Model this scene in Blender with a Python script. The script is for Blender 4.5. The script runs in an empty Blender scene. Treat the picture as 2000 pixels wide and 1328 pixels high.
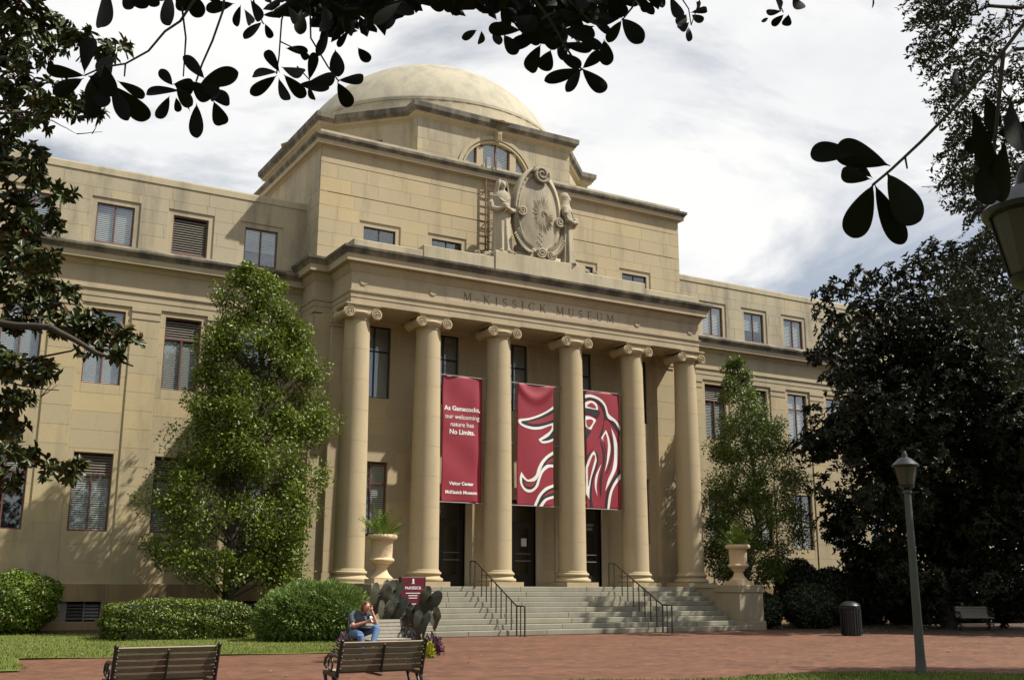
import bpy, math, random
import numpy as np
from mathutils import Vector, Matrix
rnd = random.Random(7); nr = np.random.default_rng(7)
D = bpy.data; COL = bpy.context.scene.collection; SC = bpy.context.scene

# ------------------------------------------------------------------ camera, sky, sun, exposure
CP = Vector((-21.1327, -34.2831, 1.5636)); FPX = 2089.37
CR = Vector((0.862359, -0.506285, 0.003565)); CU = Vector((-0.115703, -0.190213, 0.974901)); CF = Vector((0.492899, 0.841127, 0.222611))
cd = D.cameras.new('camera'); cam = D.objects.new('camera', cd); COL.objects.link(cam)
cd.sensor_width = 36; cd.lens = FPX / 2000 * 36; cd.clip_start = 0.05; cd.clip_end = 3000
cam.matrix_world = Matrix(((CR.x, CU.x, -CF.x, CP.x), (CR.y, CU.y, -CF.y, CP.y), (CR.z, CU.z, -CF.z, CP.z), (0, 0, 0, 1)))
SC.camera = cam
def at(u, v, d): return CP + (CF + CR * ((u - 1000) / FPX) - CU * ((v - 664) / FPX)) * d
def project(p):
    q = Vector(p) - CP; d = q.dot(CF)
    return (1000 + FPX * q.dot(CR) / d, 664 - FPX * q.dot(CU) / d, d)

SUNV = Vector((0.652, -0.41, 1.0)).normalized()
SUN_EL = math.asin(SUNV.z); SUN_AZ = math.atan2(SUNV.x, SUNV.y)
W = D.worlds.new('World'); SC.world = W; W.use_nodes = True
nt = W.node_tree; nt.nodes.clear()
def N(t, typ, **kw):
    n = t.nodes.new(typ)
    for k, v in kw.items():
        if k.startswith('i_'): n.inputs[k[2:].replace('_', ' ')].default_value = v
        else: setattr(n, k, v)
    return n
def ramp(t, fac, stops, interp='LINEAR'):
    r = t.nodes.new('ShaderNodeValToRGB'); r.color_ramp.interpolation = interp
    e = r.color_ramp.elements
    while len(e) < len(stops): e.new(0.5)
    for el, (p, c) in zip(e, stops): el.position = p; el.color = (c, c, c, 1) if isinstance(c, (int, float)) else (*c, 1)
    t.links.new(fac, r.inputs[0]); return r.outputs[0]
def mixc(t, f, a, b, mode='MIX'):
    m = t.nodes.new('ShaderNodeMix'); m.data_type = 'RGBA'; m.blend_type = mode
    for s, x in ((m.inputs[0], f), (m.inputs[6], a), (m.inputs[7], b)):
        if hasattr(x, 'is_output'): t.links.new(x, s)
        else: s.default_value = x if isinstance(x, (int, float)) else (*x, 1)
    return m.outputs[2]
def mth(t, op, a, b=0.0, clamp=False):
    m = t.nodes.new('ShaderNodeMath'); m.operation = op; m.use_clamp = clamp
    for s, x in zip(m.inputs, (a, b)):
        if hasattr(x, 'is_output'): t.links.new(x, s)
        else: s.default_value = x
    return m.outputs[0]
sky = N(nt, 'ShaderNodeTexSky', sky_type='NISHITA', sun_disc=False, sun_elevation=SUN_EL, sun_rotation=SUN_AZ, altitude=100, air_density=1.0, dust_density=0.5, ozone_density=1.0)
tc = N(nt, 'ShaderNodeTexCoord'); sep = N(nt, 'ShaderNodeSeparateXYZ'); nt.links.new(tc.outputs['Generated'], sep.inputs[0])
zc = mth(nt, 'ADD', mth(nt, 'MAXIMUM', sep.outputs[2], 0.0), 0.12)
cmb = N(nt, 'ShaderNodeCombineXYZ'); nt.links.new(mth(nt, 'DIVIDE', sep.outputs[0], zc), cmb.inputs[0]); nt.links.new(mth(nt, 'DIVIDE', sep.outputs[1], zc), cmb.inputs[1])
cmb.inputs[2].default_value = 5.5
n1 = N(nt, 'ShaderNodeTexNoise', i_Scale=0.85, i_Detail=8.0, i_Roughness=0.58, i_Distortion=0.5); nt.links.new(cmb.outputs[0], n1.inputs['Vector'])
n2 = N(nt, 'ShaderNodeTexNoise', i_Scale=2.3, i_Detail=5.0, i_Roughness=0.6); nt.links.new(cmb.outputs[0], n2.inputs['Vector'])
cover = ramp(nt, n1.outputs[0], [(0.46, 0.34), (0.57, 1.0)])
cshade = ramp(nt, n2.outputs[0], [(0.30, (10.3, 10.5, 10.8)), (0.56, (12.2, 12.15, 12.0))])
skyc = mixc(nt, cover, sky.outputs[0], cshade)
bg = N(nt, 'ShaderNodeBackground', i_Strength=0.060); nt.links.new(skyc, bg.inputs[0])
out = N(nt, 'ShaderNodeOutputWorld'); nt.links.new(bg.outputs[0], out.inputs[0])
sl = D.lights.new('sun', 'SUN'); sl.energy = 5.0; sl.angle = math.radians(0.53); sl.color = (1.0, 0.945, 0.84)
so = D.objects.new('sun', sl); COL.objects.link(so); so.location = (30, -30, 60); so.rotation_euler = SUNV.to_track_quat('Z', 'Y').to_euler()
SC.view_settings.view_transform = 'Standard'; SC.view_settings.look = 'None'; SC.view_settings.exposure = 0.46; SC.view_settings.gamma = 1.0
SC.view_settings.use_curve_mapping = False
SC.render.engine = 'CYCLES'; SC.cycles.max_bounces = 6; SC.cycles.transparent_max_bounces = 8; SC.cycles.use_denoising = True

# ------------------------------------------------------------------ materials
def newmat(name):
    m = D.materials.new(name); m.use_nodes = True; t = m.node_tree
    b = t.nodes['Principled BSDF']; return m, t, b
def pos(t, scale=(1, 1, 1)):
    g = N(t, 'ShaderNodeNewGeometry'); mp = N(t, 'ShaderNodeMapping'); mp.inputs['Scale'].default_value = scale
    t.links.new(g.outputs['Position'], mp.inputs[0]); return mp.outputs[0]
def noise(t, vec, scale, detail=4, rough=0.55, dist=0.0):
    n = N(t, 'ShaderNodeTexNoise', i_Scale=scale, i_Detail=float(detail), i_Roughness=rough, i_Distortion=dist); t.links.new(vec, n.inputs['Vector']); return n.outputs[0]
def bump(t, b, h, strength, dist=0.02):
    n = N(t, 'ShaderNodeBump', i_Strength=strength, i_Distance=dist); t.links.new(h, n.inputs['Height']); t.links.new(n.outputs[0], b.inputs['Normal'])
def rand(t):
    oi = N(t, 'ShaderNodeObjectInfo'); g = N(t, 'ShaderNodeNewGeometry')
    return mth(t, 'FRACT', mth(t, 'ADD', oi.outputs['Random'], g.outputs['Random Per Island']))
def sc3(c, k): return tuple(x * k for x in c)
def stone(name, base, tone=0.12, stain=0.25, stain_col=(0.10, 0.092, 0.075), rough=0.85, lo=0.52, hi=0.72, use_rand=True):
    m, t, b = newmat(name); p = pos(t)
    c = mixc(t, noise(t, p, 0.55, 5), sc3(base, 1.08), (base[0] * 0.88, base[1] * 0.86, base[2] * 0.80))
    if use_rand:
        r = rand(t)
        c = mixc(t, r, c, mixc(t, 1.0, c, ramp(t, r, [(0.0, (1 - tone, 1 - tone, 1 - tone * 0.8)), (0.5, (1.0, 1.0, 1.0)), (1.0, (1 + tone * 0.7, 1 + tone * 0.45, 1 - tone * 0.25))]), 'MULTIPLY'))
    st = noise(t, pos(t, (1.6, 1.6, 0.28)), 1.0, 6, 0.65)
    sf = mth(t, 'MULTIPLY', ramp(t, st, [(lo, 0.0), (hi, 1.0)]), stain)
    c = mixc(t, sf, c, stain_col)
    fine = noise(t, p, 22, 3, 0.7)
    c = mixc(t, 0.22, c, mixc(t, 1.0, c, ramp(t, fine, [(0.3, 0.6), (0.7, 1.25)]), 'MULTIPLY'))
    t.links.new(c, b.inputs['Base Color']); b.inputs['Roughness'].default_value = rough
    bump(t, b, fine, 0.12, 0.01); return m
LIME = (0.43, 0.357, 0.23)
M = {}
M['stone'] = stone('limestone', LIME, 0.16, 0.34)
M['mortar'] = stone('pale_mortar', (0.54, 0.45, 0.31), 0.0, 0.15, use_rand=False)
M['trim'] = stone('limestone_trim', (0.405, 0.338, 0.228), 0.05, 0.26, use_rand=False)
M['panel'] = stone('grey_limestone_panel', (0.44, 0.375, 0.265), 0.04, 0.15, use_rand=False)
M['upper'] = stone('weathered_limestone', (0.40, 0.35, 0.25), 0.15, 0.55, lo=0.47, hi=0.70)
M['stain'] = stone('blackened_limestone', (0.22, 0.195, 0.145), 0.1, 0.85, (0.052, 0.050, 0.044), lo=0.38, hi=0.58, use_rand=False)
M['parapet'] = stone('grey_streaked_limestone', (0.44, 0.385, 0.27), 0.08, 0.5, lo=0.48, hi=0.74, use_rand=False)
M['dome'] = stone('mottled_dome_stone', (0.41, 0.375, 0.285), 0.0, 0.6, (0.22, 0.20, 0.155), lo=0.42, hi=0.66, use_rand=False)
M['column'] = stone('column_limestone', (0.425, 0.348, 0.222), 0.06, 0.2)
M['statue'] = stone('statue_limestone', (0.40, 0.35, 0.255), 0.0, 0.7, (0.12, 0.11, 0.09), lo=0.44, hi=0.70, use_rand=False)
M['step'] = stone('grey_step_marble', (0.265, 0.255, 0.205), 0.10, 0.35, (0.12, 0.12, 0.09), lo=0.45, hi=0.7)
M['urn'] = stone('cast_stone_urn', (0.60, 0.47, 0.30), 0.02, 0.25, (0.30, 0.19, 0.10), use_rand=False)
M['dirtystone'] = stone('damp_base_limestone', (0.33, 0.24, 0.12), 0.10, 0.55, (0.09, 0.065, 0.035), lo=0.42, hi=0.66)
def plain(name, col, rough=0.6, metal=0.0, var=0.25, scale=8.0, spec=0.5):
    m, t, b = newmat(name); n = noise(t, pos(t), scale, 4)
    c = mixc(t, n, sc3(col, 1 + var), sc3(col, 1 - var)); t.links.new(c, b.inputs['Base Color'])
    b.inputs['Roughness'].default_value = rough; b.inputs['Metallic'].default_value = metal; b.inputs['Specular IOR Level'].default_value = spec; return m
M['frame'] = plain('brown_window_frame', (0.13, 0.052, 0.035), 0.5)
M['darkframe'] = plain('dark_door_frame', (0.022, 0.018, 0.015), 0.45)
M['interior'] = plain('dark_room', (0.02, 0.018, 0.016), 0.9)
M['blind'] = plain('white_blind', (0.52, 0.51, 0.47), 0.6, var=0.05)
M['shade'] = plain('pale_roller_shade', (0.50, 0.47, 0.38), 0.8, var=0.05)
M['louver'] = plain('brown_louver', (0.15, 0.13, 0.105), 0.6)
M['iron'] = plain('black_iron', (0.012, 0.013, 0.013), 0.4)
M['rail'] = plain('bronze_rail', (0.028, 0.02, 0.014), 0.45)
def benchwood(name, col, sunlit_bleached):
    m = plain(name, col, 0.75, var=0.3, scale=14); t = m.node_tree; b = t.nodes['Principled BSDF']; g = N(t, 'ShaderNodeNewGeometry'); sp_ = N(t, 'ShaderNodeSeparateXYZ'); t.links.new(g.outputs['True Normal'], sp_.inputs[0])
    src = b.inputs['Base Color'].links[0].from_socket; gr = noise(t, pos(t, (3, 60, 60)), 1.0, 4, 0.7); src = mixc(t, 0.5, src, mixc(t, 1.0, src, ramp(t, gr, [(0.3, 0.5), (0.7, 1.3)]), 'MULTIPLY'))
    t.links.new(mixc(t, mth(t, 'MULTIPLY', mth(t, 'MAXIMUM', sp_.outputs[2], 0.0), 0.9), src, sunlit_bleached), b.inputs['Base Color']); return m      # sun on upward faces put into the colour, along with weather bleaching
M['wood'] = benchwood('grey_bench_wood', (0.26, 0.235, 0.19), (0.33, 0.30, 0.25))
M['shadewood'] = benchwood('shade_toned_bench_wood', (0.085, 0.070, 0.042), (0.36, 0.30, 0.21))  # shade on the front benches' backs put into a darker wood
M['pedestal'] = stone('grey_pedestal_stone', (0.30, 0.265, 0.185), 0.05, 0.4, lo=0.45, hi=0.72, use_rand=False)
M['bark'] = plain('bark', (0.055, 0.045, 0.034), 0.9, var=0.4, scale=9)
M['palebark'] = plain('pale_bark', (0.15, 0.135, 0.11), 0.9, var=0.3, scale=9)
M['pole'] = plain('green_lamp_post', (0.055, 0.062, 0.055), 0.55, var=0.2)  # shade over the post put into its darkened colour
M['lens'] = plain('shade_dark_lantern_glass', (0.05, 0.046, 0.034), 0.4, var=0.1)  # shade over the lanterns put into a dark glass colour
M['white'] = plain('white_paint', (0.78, 0.77, 0.74), 0.6, var=0.03)
M['black'] = plain('black_print', (0.012, 0.012, 0.014), 0.6, var=0.03)
M['red'] = plain('garnet_banner', (0.25, 0.014, 0.030), 0.65, var=0.08, scale=2)
M['logored'] = plain('garnet_print', (0.27, 0.024, 0.035), 0.65, var=0.05, scale=2)
M['sign'] = plain('garnet_sign', (0.11, 0.008, 0.02), 0.4, var=0.05)
M['letter'] = plain('shade_toned_letter', (0.16, 0.125, 0.085), 0.9, var=0.1)  # shadow of cut letters put into a dark colour on raised plates
M['skin'] = plain('skin', (0.50, 0.25, 0.16), 0.5, var=0.05)
M['shirt'] = plain('grey_blue_shirt', (0.06, 0.085, 0.10), 0.9, var=0.15)
M['jeans'] = plain('blue_jeans', (0.085, 0.16, 0.30), 0.9, var=0.2, scale=20)
M['hair'] = plain('auburn_hair', (0.10, 0.042, 0.018), 0.5, var=0.3, scale=30)
M['shoe'] = plain('tan_shoe', (0.28, 0.13, 0.07), 0.7)
M['bag'] = plain('black_bag', (0.012, 0.012, 0.014), 0.6)
M['rust'] = plain('rusty_steel', (0.16, 0.085, 0.05), 0.8)
M['vent'] = plain('grey_vent', (0.20, 0.19, 0.18), 0.6)
M['paper'] = plain('paper', (0.6, 0.6, 0.58), 0.7, var=0.02)
m, t, b = newmat('window_glass'); M['glass'] = m
gl = N(t, 'ShaderNodeBsdfGlossy', i_Roughness=0.02); gl.inputs[0].default_value = (0.92, 0.96, 1, 1); tr = N(t, 'ShaderNodeBsdfTransparent'); mx = N(t, 'ShaderNodeMixShader')
tr.inputs[0].default_value = (0.95, 0.97, 0.97, 1); lw = N(t, 'ShaderNodeLayerWeight', i_Blend=0.5)
t.links.new(mth(t, 'ADD', mth(t, 'MULTIPLY', mth(t, 'POWER', lw.outputs['Facing'], 3.0), 0.5), 0.10, True), mx.inputs[0]); t.links.new(tr.outputs[0], mx.inputs[1]); t.links.new(gl.outputs[0], mx.inputs[2]); t.links.new(mx.outputs[0], t.nodes['Material Output'].inputs[0])
def leafmat(name, c1, c2, rough=0.45, brown=None, bfrac=0.0, spec=0.5, trans=0.0):
    m, t, b = newmat(name); g = N(t, 'ShaderNodeNewGeometry'); oi = N(t, 'ShaderNodeObjectInfo')
    r = mth(t, 'FRACT', mth(t, 'ADD', g.outputs['Random Per Island'], oi.outputs['Random']))
    c = mixc(t, r, c1, c2)
    c = mixc(t, 0.35, c, mixc(t, 1.0, c, ramp(t, noise(t, pos(t), 1.3, 3), [(0.3, 0.5), (0.7, 1.5)]), 'MULTIPLY'))
    if brown: c = mixc(t, mth(t, 'GREATER_THAN', mth(t, 'FRACT', mth(t, 'MULTIPLY', r, 13.7)), 1 - bfrac), c, brown)
    t.links.new(c, b.inputs['Base Color']); b.inputs['Roughness'].default_value = rough; b.inputs['Specular IOR Level'].default_value = spec
    if trans:
        tl = N(t, 'ShaderNodeBsdfTranslucent'); t.links.new(c, tl.inputs[0]); ms = N(t, 'ShaderNodeMixShader'); ms.inputs[0].default_value = trans
        t.links.new(b.outputs[0], ms.inputs[1]); t.links.new(tl.outputs[0], ms.inputs[2]); t.links.new(ms.outputs[0], t.nodes['Material Output'].inputs[0])
    return m
M['maglf'] = leafmat('magnolia_leaf', (0.022, 0.034, 0.007), (0.062, 0.076, 0.017), 0.42, (0.085, 0.045, 0.014), 0.08, spec=0.3)
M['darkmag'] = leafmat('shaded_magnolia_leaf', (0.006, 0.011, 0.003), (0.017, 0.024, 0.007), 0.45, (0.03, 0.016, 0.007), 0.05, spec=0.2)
M['overlf'] = leafmat('overhead_magnolia_leaf', (0.005, 0.007, 0.003), (0.010, 0.012, 0.005), 0.6, spec=0.12)  # canopy shade and backlight put into a near-black leaf colour
M['treelf'] = leafmat('oak_leaf', (0.060, 0.098, 0.008), (0.185, 0.235, 0.022), 0.45, trans=0.25)
M['treelf2'] = leafmat('pale_oak_leaf', (0.055, 0.095, 0.014), (0.14, 0.19, 0.030), 0.42, trans=0.25)
M['oaklf'] = leafmat('live_oak_leaf', (0.010, 0.016, 0.005), (0.030, 0.040, 0.010), 0.5, spec=0.25)
M['hedgelf'] = leafmat('clipped_hedge_leaf', (0.060, 0.10, 0.010), (0.17, 0.215, 0.022), 0.45, (0.10, 0.09, 0.03), 0.05, trans=0.15)
M['ballf'] = leafmat('bright_shrub_leaf', (0.08, 0.14, 0.012), (0.19, 0.26, 0.03), 0.4, (0.13, 0.09, 0.03), 0.06, trans=0.2)
M['looself'] = leafmat('soft_shrub_leaf', (0.10, 0.17, 0.030), (0.22, 0.30, 0.075), 0.7, trans=0.2)
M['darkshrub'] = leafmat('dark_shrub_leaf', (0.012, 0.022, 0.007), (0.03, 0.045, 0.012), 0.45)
M['palm'] = leafmat('palm_blade', (0.09, 0.15, 0.015), (0.17, 0.24, 0.03), 0.5, trans=0.2)
M['ear'] = leafmat('dark_elephant_ear', (0.030, 0.036, 0.024), (0.095, 0.095, 0.066), 0.38)
M['flowerp'] = leafmat('purple_foliage', (0.07, 0.025, 0.06), (0.14, 0.05, 0.11), 0.6)
M['flowery'] = leafmat('yellow_green_foliage', (0.30, 0.33, 0.02), (0.42, 0.42, 0.04), 0.6)
M['litter'] = leafmat('dry_leaf', (0.12, 0.07, 0.035), (0.24, 0.16, 0.08), 0.8)
M['grassb'] = leafmat('grass_blade', (0.075, 0.120, 0.010), (0.165, 0.205, 0.024), 0.8, (0.22, 0.19, 0.06), 0.12)
m, t, b = newmat('lawn_soil_grass'); M['grass'] = m; p = pos(t)
c = mixc(t, noise(t, p, 1.1, 5, 0.6), (0.085, 0.125, 0.013), (0.15, 0.17, 0.024)); c = mixc(t, ramp(t, noise(t, p, 0.8, 4), [(0.58, 0), (0.75, 0.6)]), c, (0.17, 0.12, 0.05))
c = mixc(t, 0.5, c, mixc(t, 1.0, c, ramp(t, noise(t, p, 45, 2, 0.8), [(0.3, 0.45), (0.7, 1.4)]), 'MULTIPLY')); t.links.new(c, b.inputs['Base Color']); b.inputs['Roughness'].default_value = 0.9
bump(t, b, noise(t, p, 60, 3, 0.8), 0.7, 0.04)
m, t, b = newmat('mulch'); M['mulch'] = m; p = pos(t)
t.links.new(mixc(t, noise(t, p, 12, 5, 0.7), (0.035, 0.022, 0.014), (0.14, 0.085, 0.05)), b.inputs['Base Color']); b.inputs['Roughness'].default_value = 0.95; bump(t, b, noise(t, p, 18, 4, 0.8), 0.9, 0.05)
m, t, b = newmat('red_brick_paving'); M['brick'] = m
br = N(t, 'ShaderNodeTexBrick', i_Scale=1.0, i_Mortar_Size=0.006, i_Mortar_Smooth=0.3, i_Bias=0.0, i_Brick_Width=0.21, i_Row_Height=0.105); t.links.new(pos(t), br.inputs['Vector'])
br.inputs['Color1'].default_value = (0.088, 0.032, 0.015, 1); br.inputs['Color2'].default_value = (0.185, 0.073, 0.034, 1); br.inputs['Mortar'].default_value = (0.07, 0.048, 0.033, 1)
c = mixc(t, 0.75, br.outputs[0], mixc(t, 1.0, br.outputs[0], ramp(t, noise(t, pos(t), 0.7, 7, 0.65), [(0.28, 0.55), (0.72, 1.3)]), 'MULTIPLY'))
c = mixc(t, ramp(t, noise(t, pos(t, (0.35, 1.2, 1)), 0.6, 6, 0.65), [(0.5, 0), (0.75, 0.45)]), c, (0.165, 0.085, 0.044)); t.links.new(c, b.inputs['Base Color']); b.inputs['Roughness'].default_value = 0.85
bump(t, b, br.outputs[1], -0.5, 0.01)

# ------------------------------------------------------------------ helpers
def world(o):
    mw = o.matrix_basis.copy()
    return (world(o.parent) @ o.matrix_parent_inverse @ mw) if o.parent else mw
def parent_to(o, p):
    o.parent = p; o.matrix_parent_inverse = world(p).inverted()
def tag(o, label=None, cat=None, group=None, kind=None):
    if label: o['label'] = label
    if cat: o['category'] = cat
    if group: o['group'] = group
    if kind: o['kind'] = kind
    return o
def empty(name, loc, label, cat, group=None):
    o = D.objects.new(name, None); COL.objects.link(o); o.location = loc; o.empty_display_size = 0.3
    return tag(o, label, cat, group)
def link(name, me, parent=None, mat=None):
    o = D.objects.new(name, me); COL.objects.link(o)
    if mat is not None and not me.materials: me.materials.append(M[mat])
    if parent is not None: parent_to(o, parent)
    return o
def copy_tree(o, parent=None):
    c = o.copy(); COL.objects.link(c); c.parent = parent
    if parent is not None: c.matrix_parent_inverse = o.matrix_parent_inverse.copy()
    for ch in list(o.children): copy_tree(ch, c)
    return c
class MB:
    def __init__(s): s.v = []; s.f = []
    def add(s, vs, fs):
        k = len(s.v); s.v += [tuple(x) for x in vs]; s.f += [tuple(i + k for i in f) for f in fs]; return s
    def box(s, x0, x1, y0, y1, z0, z1):
        return s.add([(x, y, z) for z in (z0, z1) for y in (y0, y1) for x in (x0, x1)], [(0, 2, 3, 1), (4, 5, 7, 6), (0, 1, 5, 4), (2, 6, 7, 3), (0, 4, 6, 2), (1, 3, 7, 5)])
    def bar(s, a, b, w, h=None, up=Vector((0, 0, 1))):
        a = Vector(a); b = Vector(b); h = h or w; d = (b - a).normalized()
        if abs(d.dot(up)) > 0.98: up = Vector((0, 1, 0))
        x = d.cross(up).normalized() * (w / 2); y = d.cross(x).normalized() * (h / 2)
        return s.add([p + i * x + j * y for p in (a, b) for i, j in ((-1, -1), (1, -1), (1, 1), (-1, 1))], [(0, 1, 2, 3), (7, 6, 5, 4), (0, 4, 5, 1), (1, 5, 6, 2), (2, 6, 7, 3), (3, 7, 4, 0)])
    def tube(s, pts, rad, n=8, cap=True):
        pts = [Vector(p) for p in pts]; rad = rad if hasattr(rad, '__len__') else [rad] * len(pts); k = len(s.v); ref = Vector((0.31, 0.17, 0.93))
        for i, p in enumerate(pts):
            d = (pts[min(i + 1, len(pts) - 1)] - pts[max(i - 1, 0)]).normalized()
            x = d.cross(ref)
            if x.length < 1e-3: x = d.cross(Vector((1, 0, 0)))
            x.normalize(); y = d.cross(x)
            s.v += [tuple(p + (x * math.cos(2 * math.pi * j / n) + y * math.sin(2 * math.pi * j / n)) * rad[i]) for j in range(n)]
        for i in range(len(pts) - 1):
            for j in range(n): s.f.append((k + i * n + j, k + i * n + (j + 1) % n, k + (i + 1) * n + (j + 1) % n, k + (i + 1) * n + j))
        if cap: s.f.append(tuple(k + j for j in range(n))[::-1]); s.f.append(tuple(k + (len(pts) - 1) * n + j for j in range(n)))
        return s
    def lathe(s, prof, n=32, c=(0, 0, 0), cap=True, sx=1.0, sy=1.0):
        k = len(s.v)
        for r, z in prof: s.v += [(c[0] + sx * r * math.cos(2 * math.pi * j / n), c[1] + sy * r * math.sin(2 * math.pi * j / n), c[2] + z) for j in range(n)]
        for i in range(len(prof) - 1):
            for j in range(n): s.f.append((k + i * n + j, k + i * n + (j + 1) % n, k + (i + 1) * n + (j + 1) % n, k + (i + 1) * n + j))
        if cap: s.f.append(tuple(k + j for j in range(n))[::-1]); s.f.append(tuple(k + (len(prof) - 1) * n + j for j in range(n)))
        return s
    def ball(s, c, rx, ry=None, rz=None, n=14, m=9):
        ry = ry or rx; rz = rz or rx; k = len(s.v); c = Vector(c)
        for i in range(1, m):
            a = math.pi * i / m - math.pi / 2
            s.v += [(c.x + rx * math.cos(a) * math.cos(2 * math.pi * j / n), c.y + ry * math.cos(a) * math.sin(2 * math.pi * j / n), c.z + rz * math.sin(a)) for j in range(n)]
        s.v += [(c.x, c.y, c.z - rz), (c.x, c.y, c.z + rz)]; bo = k + (m - 1) * n
        for i in range(m - 2):
            for j in range(n): s.f.append((k + i * n + j, k + i * n + (j + 1) % n, k + (i + 1) * n + (j + 1) % n, k + (i + 1) * n + j))
        for j in range(n): s.f.append((bo, k + (j + 1) % n, k + j)); s.f.append((bo + 1, k + (m - 2) * n + j, k + (m - 2) * n + (j + 1) % n))
        return s
    def prism(s, poly, y0, y1):   # polygon in (x, z), extruded along y
        n = len(poly)
        return s.add([(x, y0, z) for x, z in poly] + [(x, y1, z) for x, z in poly], [tuple(range(n))[::-1] if False else tuple(range(n)), tuple(range(n, 2 * n))[::-1]] + [(i, i + n, (i + 1) % n + n, (i + 1) % n) for i in range(n)])
    def mesh(s, name, mat=None, smooth=False):
        me = D.meshes.new(name); me.from_pydata(s.v, [], s.f)
        if mat: me.materials.append(M[mat])
        if smooth: me.polygons.foreach_set('use_smooth', [True] * len(me.polygons))
        me.update(); return me
    def build(s, name, mat, parent=None, smooth=False): return link(name, s.mesh(name, mat, smooth), parent)
def autosmooth(o, deg=35):
    o.data.polygons.foreach_set('use_smooth', [True] * len(o.data.polygons))
    try: o.data.set_sharp_from_angle(angle=math.radians(deg))
    except Exception: pass
    return o
def bevel(o, w=0.01, seg=1):
    md = o.modifiers.new('bevel', 'BEVEL'); md.width = w; md.segments = seg; md.limit_method = 'ANGLE'; md.angle_limit = math.radians(40); return o
def offset_path(path, d, closed=False):
    n = len(path); outp = []
    for i in range(n):
        p = Vector(path[i]); ns = []
        for a, b in (((i - 1) % n, i), (i, (i + 1) % n)):
            if not closed and ((i == 0 and a == n - 1) or (i == n - 1 and b == 0)): continue
            e = (Vector(path[b]) - Vector(path[a])).normalized(); ns.append(Vector((e.y, -e.x)))   # outward = right-hand side of travel
        if len(ns) == 1: outp.append(p + ns[0] * d)
        else:
            m = (ns[0] + ns[1]).normalized(); outp.append(p + m * (d / max(0.25, m.dot(ns[0]))))
    return outp
def sweep(mb, path, prof, closed=False):
    """prof: list of (outward, z); path travelled so that the outside lies to its right"""
    k = len(mb.v); n = len(path); P = len(prof)
    for d, z in prof: mb.v += [(q.x, q.y, z) for q in offset_path(path, d, closed)]
    for i in range(P - 1):
        for j in range(n if closed else n - 1):
            j2 = (j + 1) % n; mb.f.append((k + i * n + j, k + i * n + j2, k + (i + 1) * n + j2, k + (i + 1) * n + j))
    return mb

# ------------------------------------------------------------------ ground
G = -0.05
def ground_z(x, y):
    if x > -8: return G
    f = min(1, max(0, (y + 9) / 11.5)); return G + 0.13 * f * f * min(1, (-8 - x) / 2)
def sheet(name, poly, z, mat, kind='structure', cell=0):
    mb = MB(); mb.add([(x, y, z) for x, y in poly], [tuple(range(len(poly)))]); return tag(mb.build(name, mat), kind=kind)
sheet('ground', [(-1500, -1500), (1500, -1500), (1500, 1500), (-1500, 1500)], G - 0.03, 'mulch')
PLAZA = [(-60, -9.45), (-18.2, -8.1), (-18.15, -8.1), (-14.17, -9.39), (-9.0, -9.6), (-8.2, -7.0), (-8.0, -3.4), (8.0, -3.4), (7.7, -6.4), (11.7, -11.3), (40, -30), (40, -60), (-60, -60)]
PLAZA = [(-18.15, -8.3), (-9.6, -9.5), (-8.6, -7.6), (-8.1, -3.0), (8.05, -3.0), (7.9, -6.4), (11.9, -11.4), (45, -32), (45, -70), (-60, -70), (-60, -11.9), (-18.5, -11.6)]
sheet('brick_plaza', PLAZA, G, 'brick')
def grid_sheet(name, x0, x1, y0, y1, nx, ny, zf, mat, inside=None, kind='structure'):
    mb = MB(); idx = {}
    for i in range(nx + 1):
        for j in range(ny + 1):
            x = x0 + (x1 - x0) * i / nx; y = y0 + (y1 - y0) * j / ny; idx[i, j] = len(mb.v); mb.v.append((x, y, zf(x, y)))
    for i in range(nx):
        for j in range(ny):
            xc = x0 + (x1 - x0) * (i + .5) / nx; yc = y0 + (y1 - y0) * (j + .5) / ny
            if inside is None or inside(xc, yc): mb.f.append((idx[i, j], idx[i + 1, j], idx[i + 1, j + 1], idx[i, j + 1]))
    o = mb.build(name, mat); o.data.polygons.foreach_set('use_smooth', [True] * len(o.data.polygons)); return tag(o, kind=kind)
def lawn_edge(x):      # southern border of the side lawn
    if x < -18.3: return -11.75
    return -8.3 - (x + 18.15) * 0.14 + 0.04 * math.sin(x * 3.1)
lx = [-60, -40, -30, -24, -21, -19, -18.52, -18.15] + [-18.15 + 0.35 * i for i in range(1, 26)]
mb = MB()
for x in lx:
    e = -11.8 if x < -18.5 else (-11.6 if x < -18.2 else lawn_edge(x))
    for j in range(8):
        y = e + (2.0 - e) * j / 7; mb.v.append((x, y, ground_z(x, y) + 0.022 + 0.01 * math.sin(x * 2 + y * 3)))
for i in range(len(lx) - 1):
    for j in range(7): mb.f.append((i * 8 + j, (i + 1) * 8 + j, (i + 1) * 8 + j + 1, i * 8 + j + 1))
tag(mb.build('side_lawn', 'grass', None, True), kind='structure')
# mulch strip against the left wing
mb = MB()
for x in [-60, -30, -20, -16, -12, -8.5]:
    for y in (1.2 + 0.2 * math.sin(x), 2.9): mb.v.append((x, y, ground_z(x, y) + 0.04))
for i in range(5): mb.f.append((2 * i, 2 * i + 2, 2 * i + 3, 2 * i + 1))
tag(mb.build('mulch_bed', 'mulch'), kind='structure')
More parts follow.
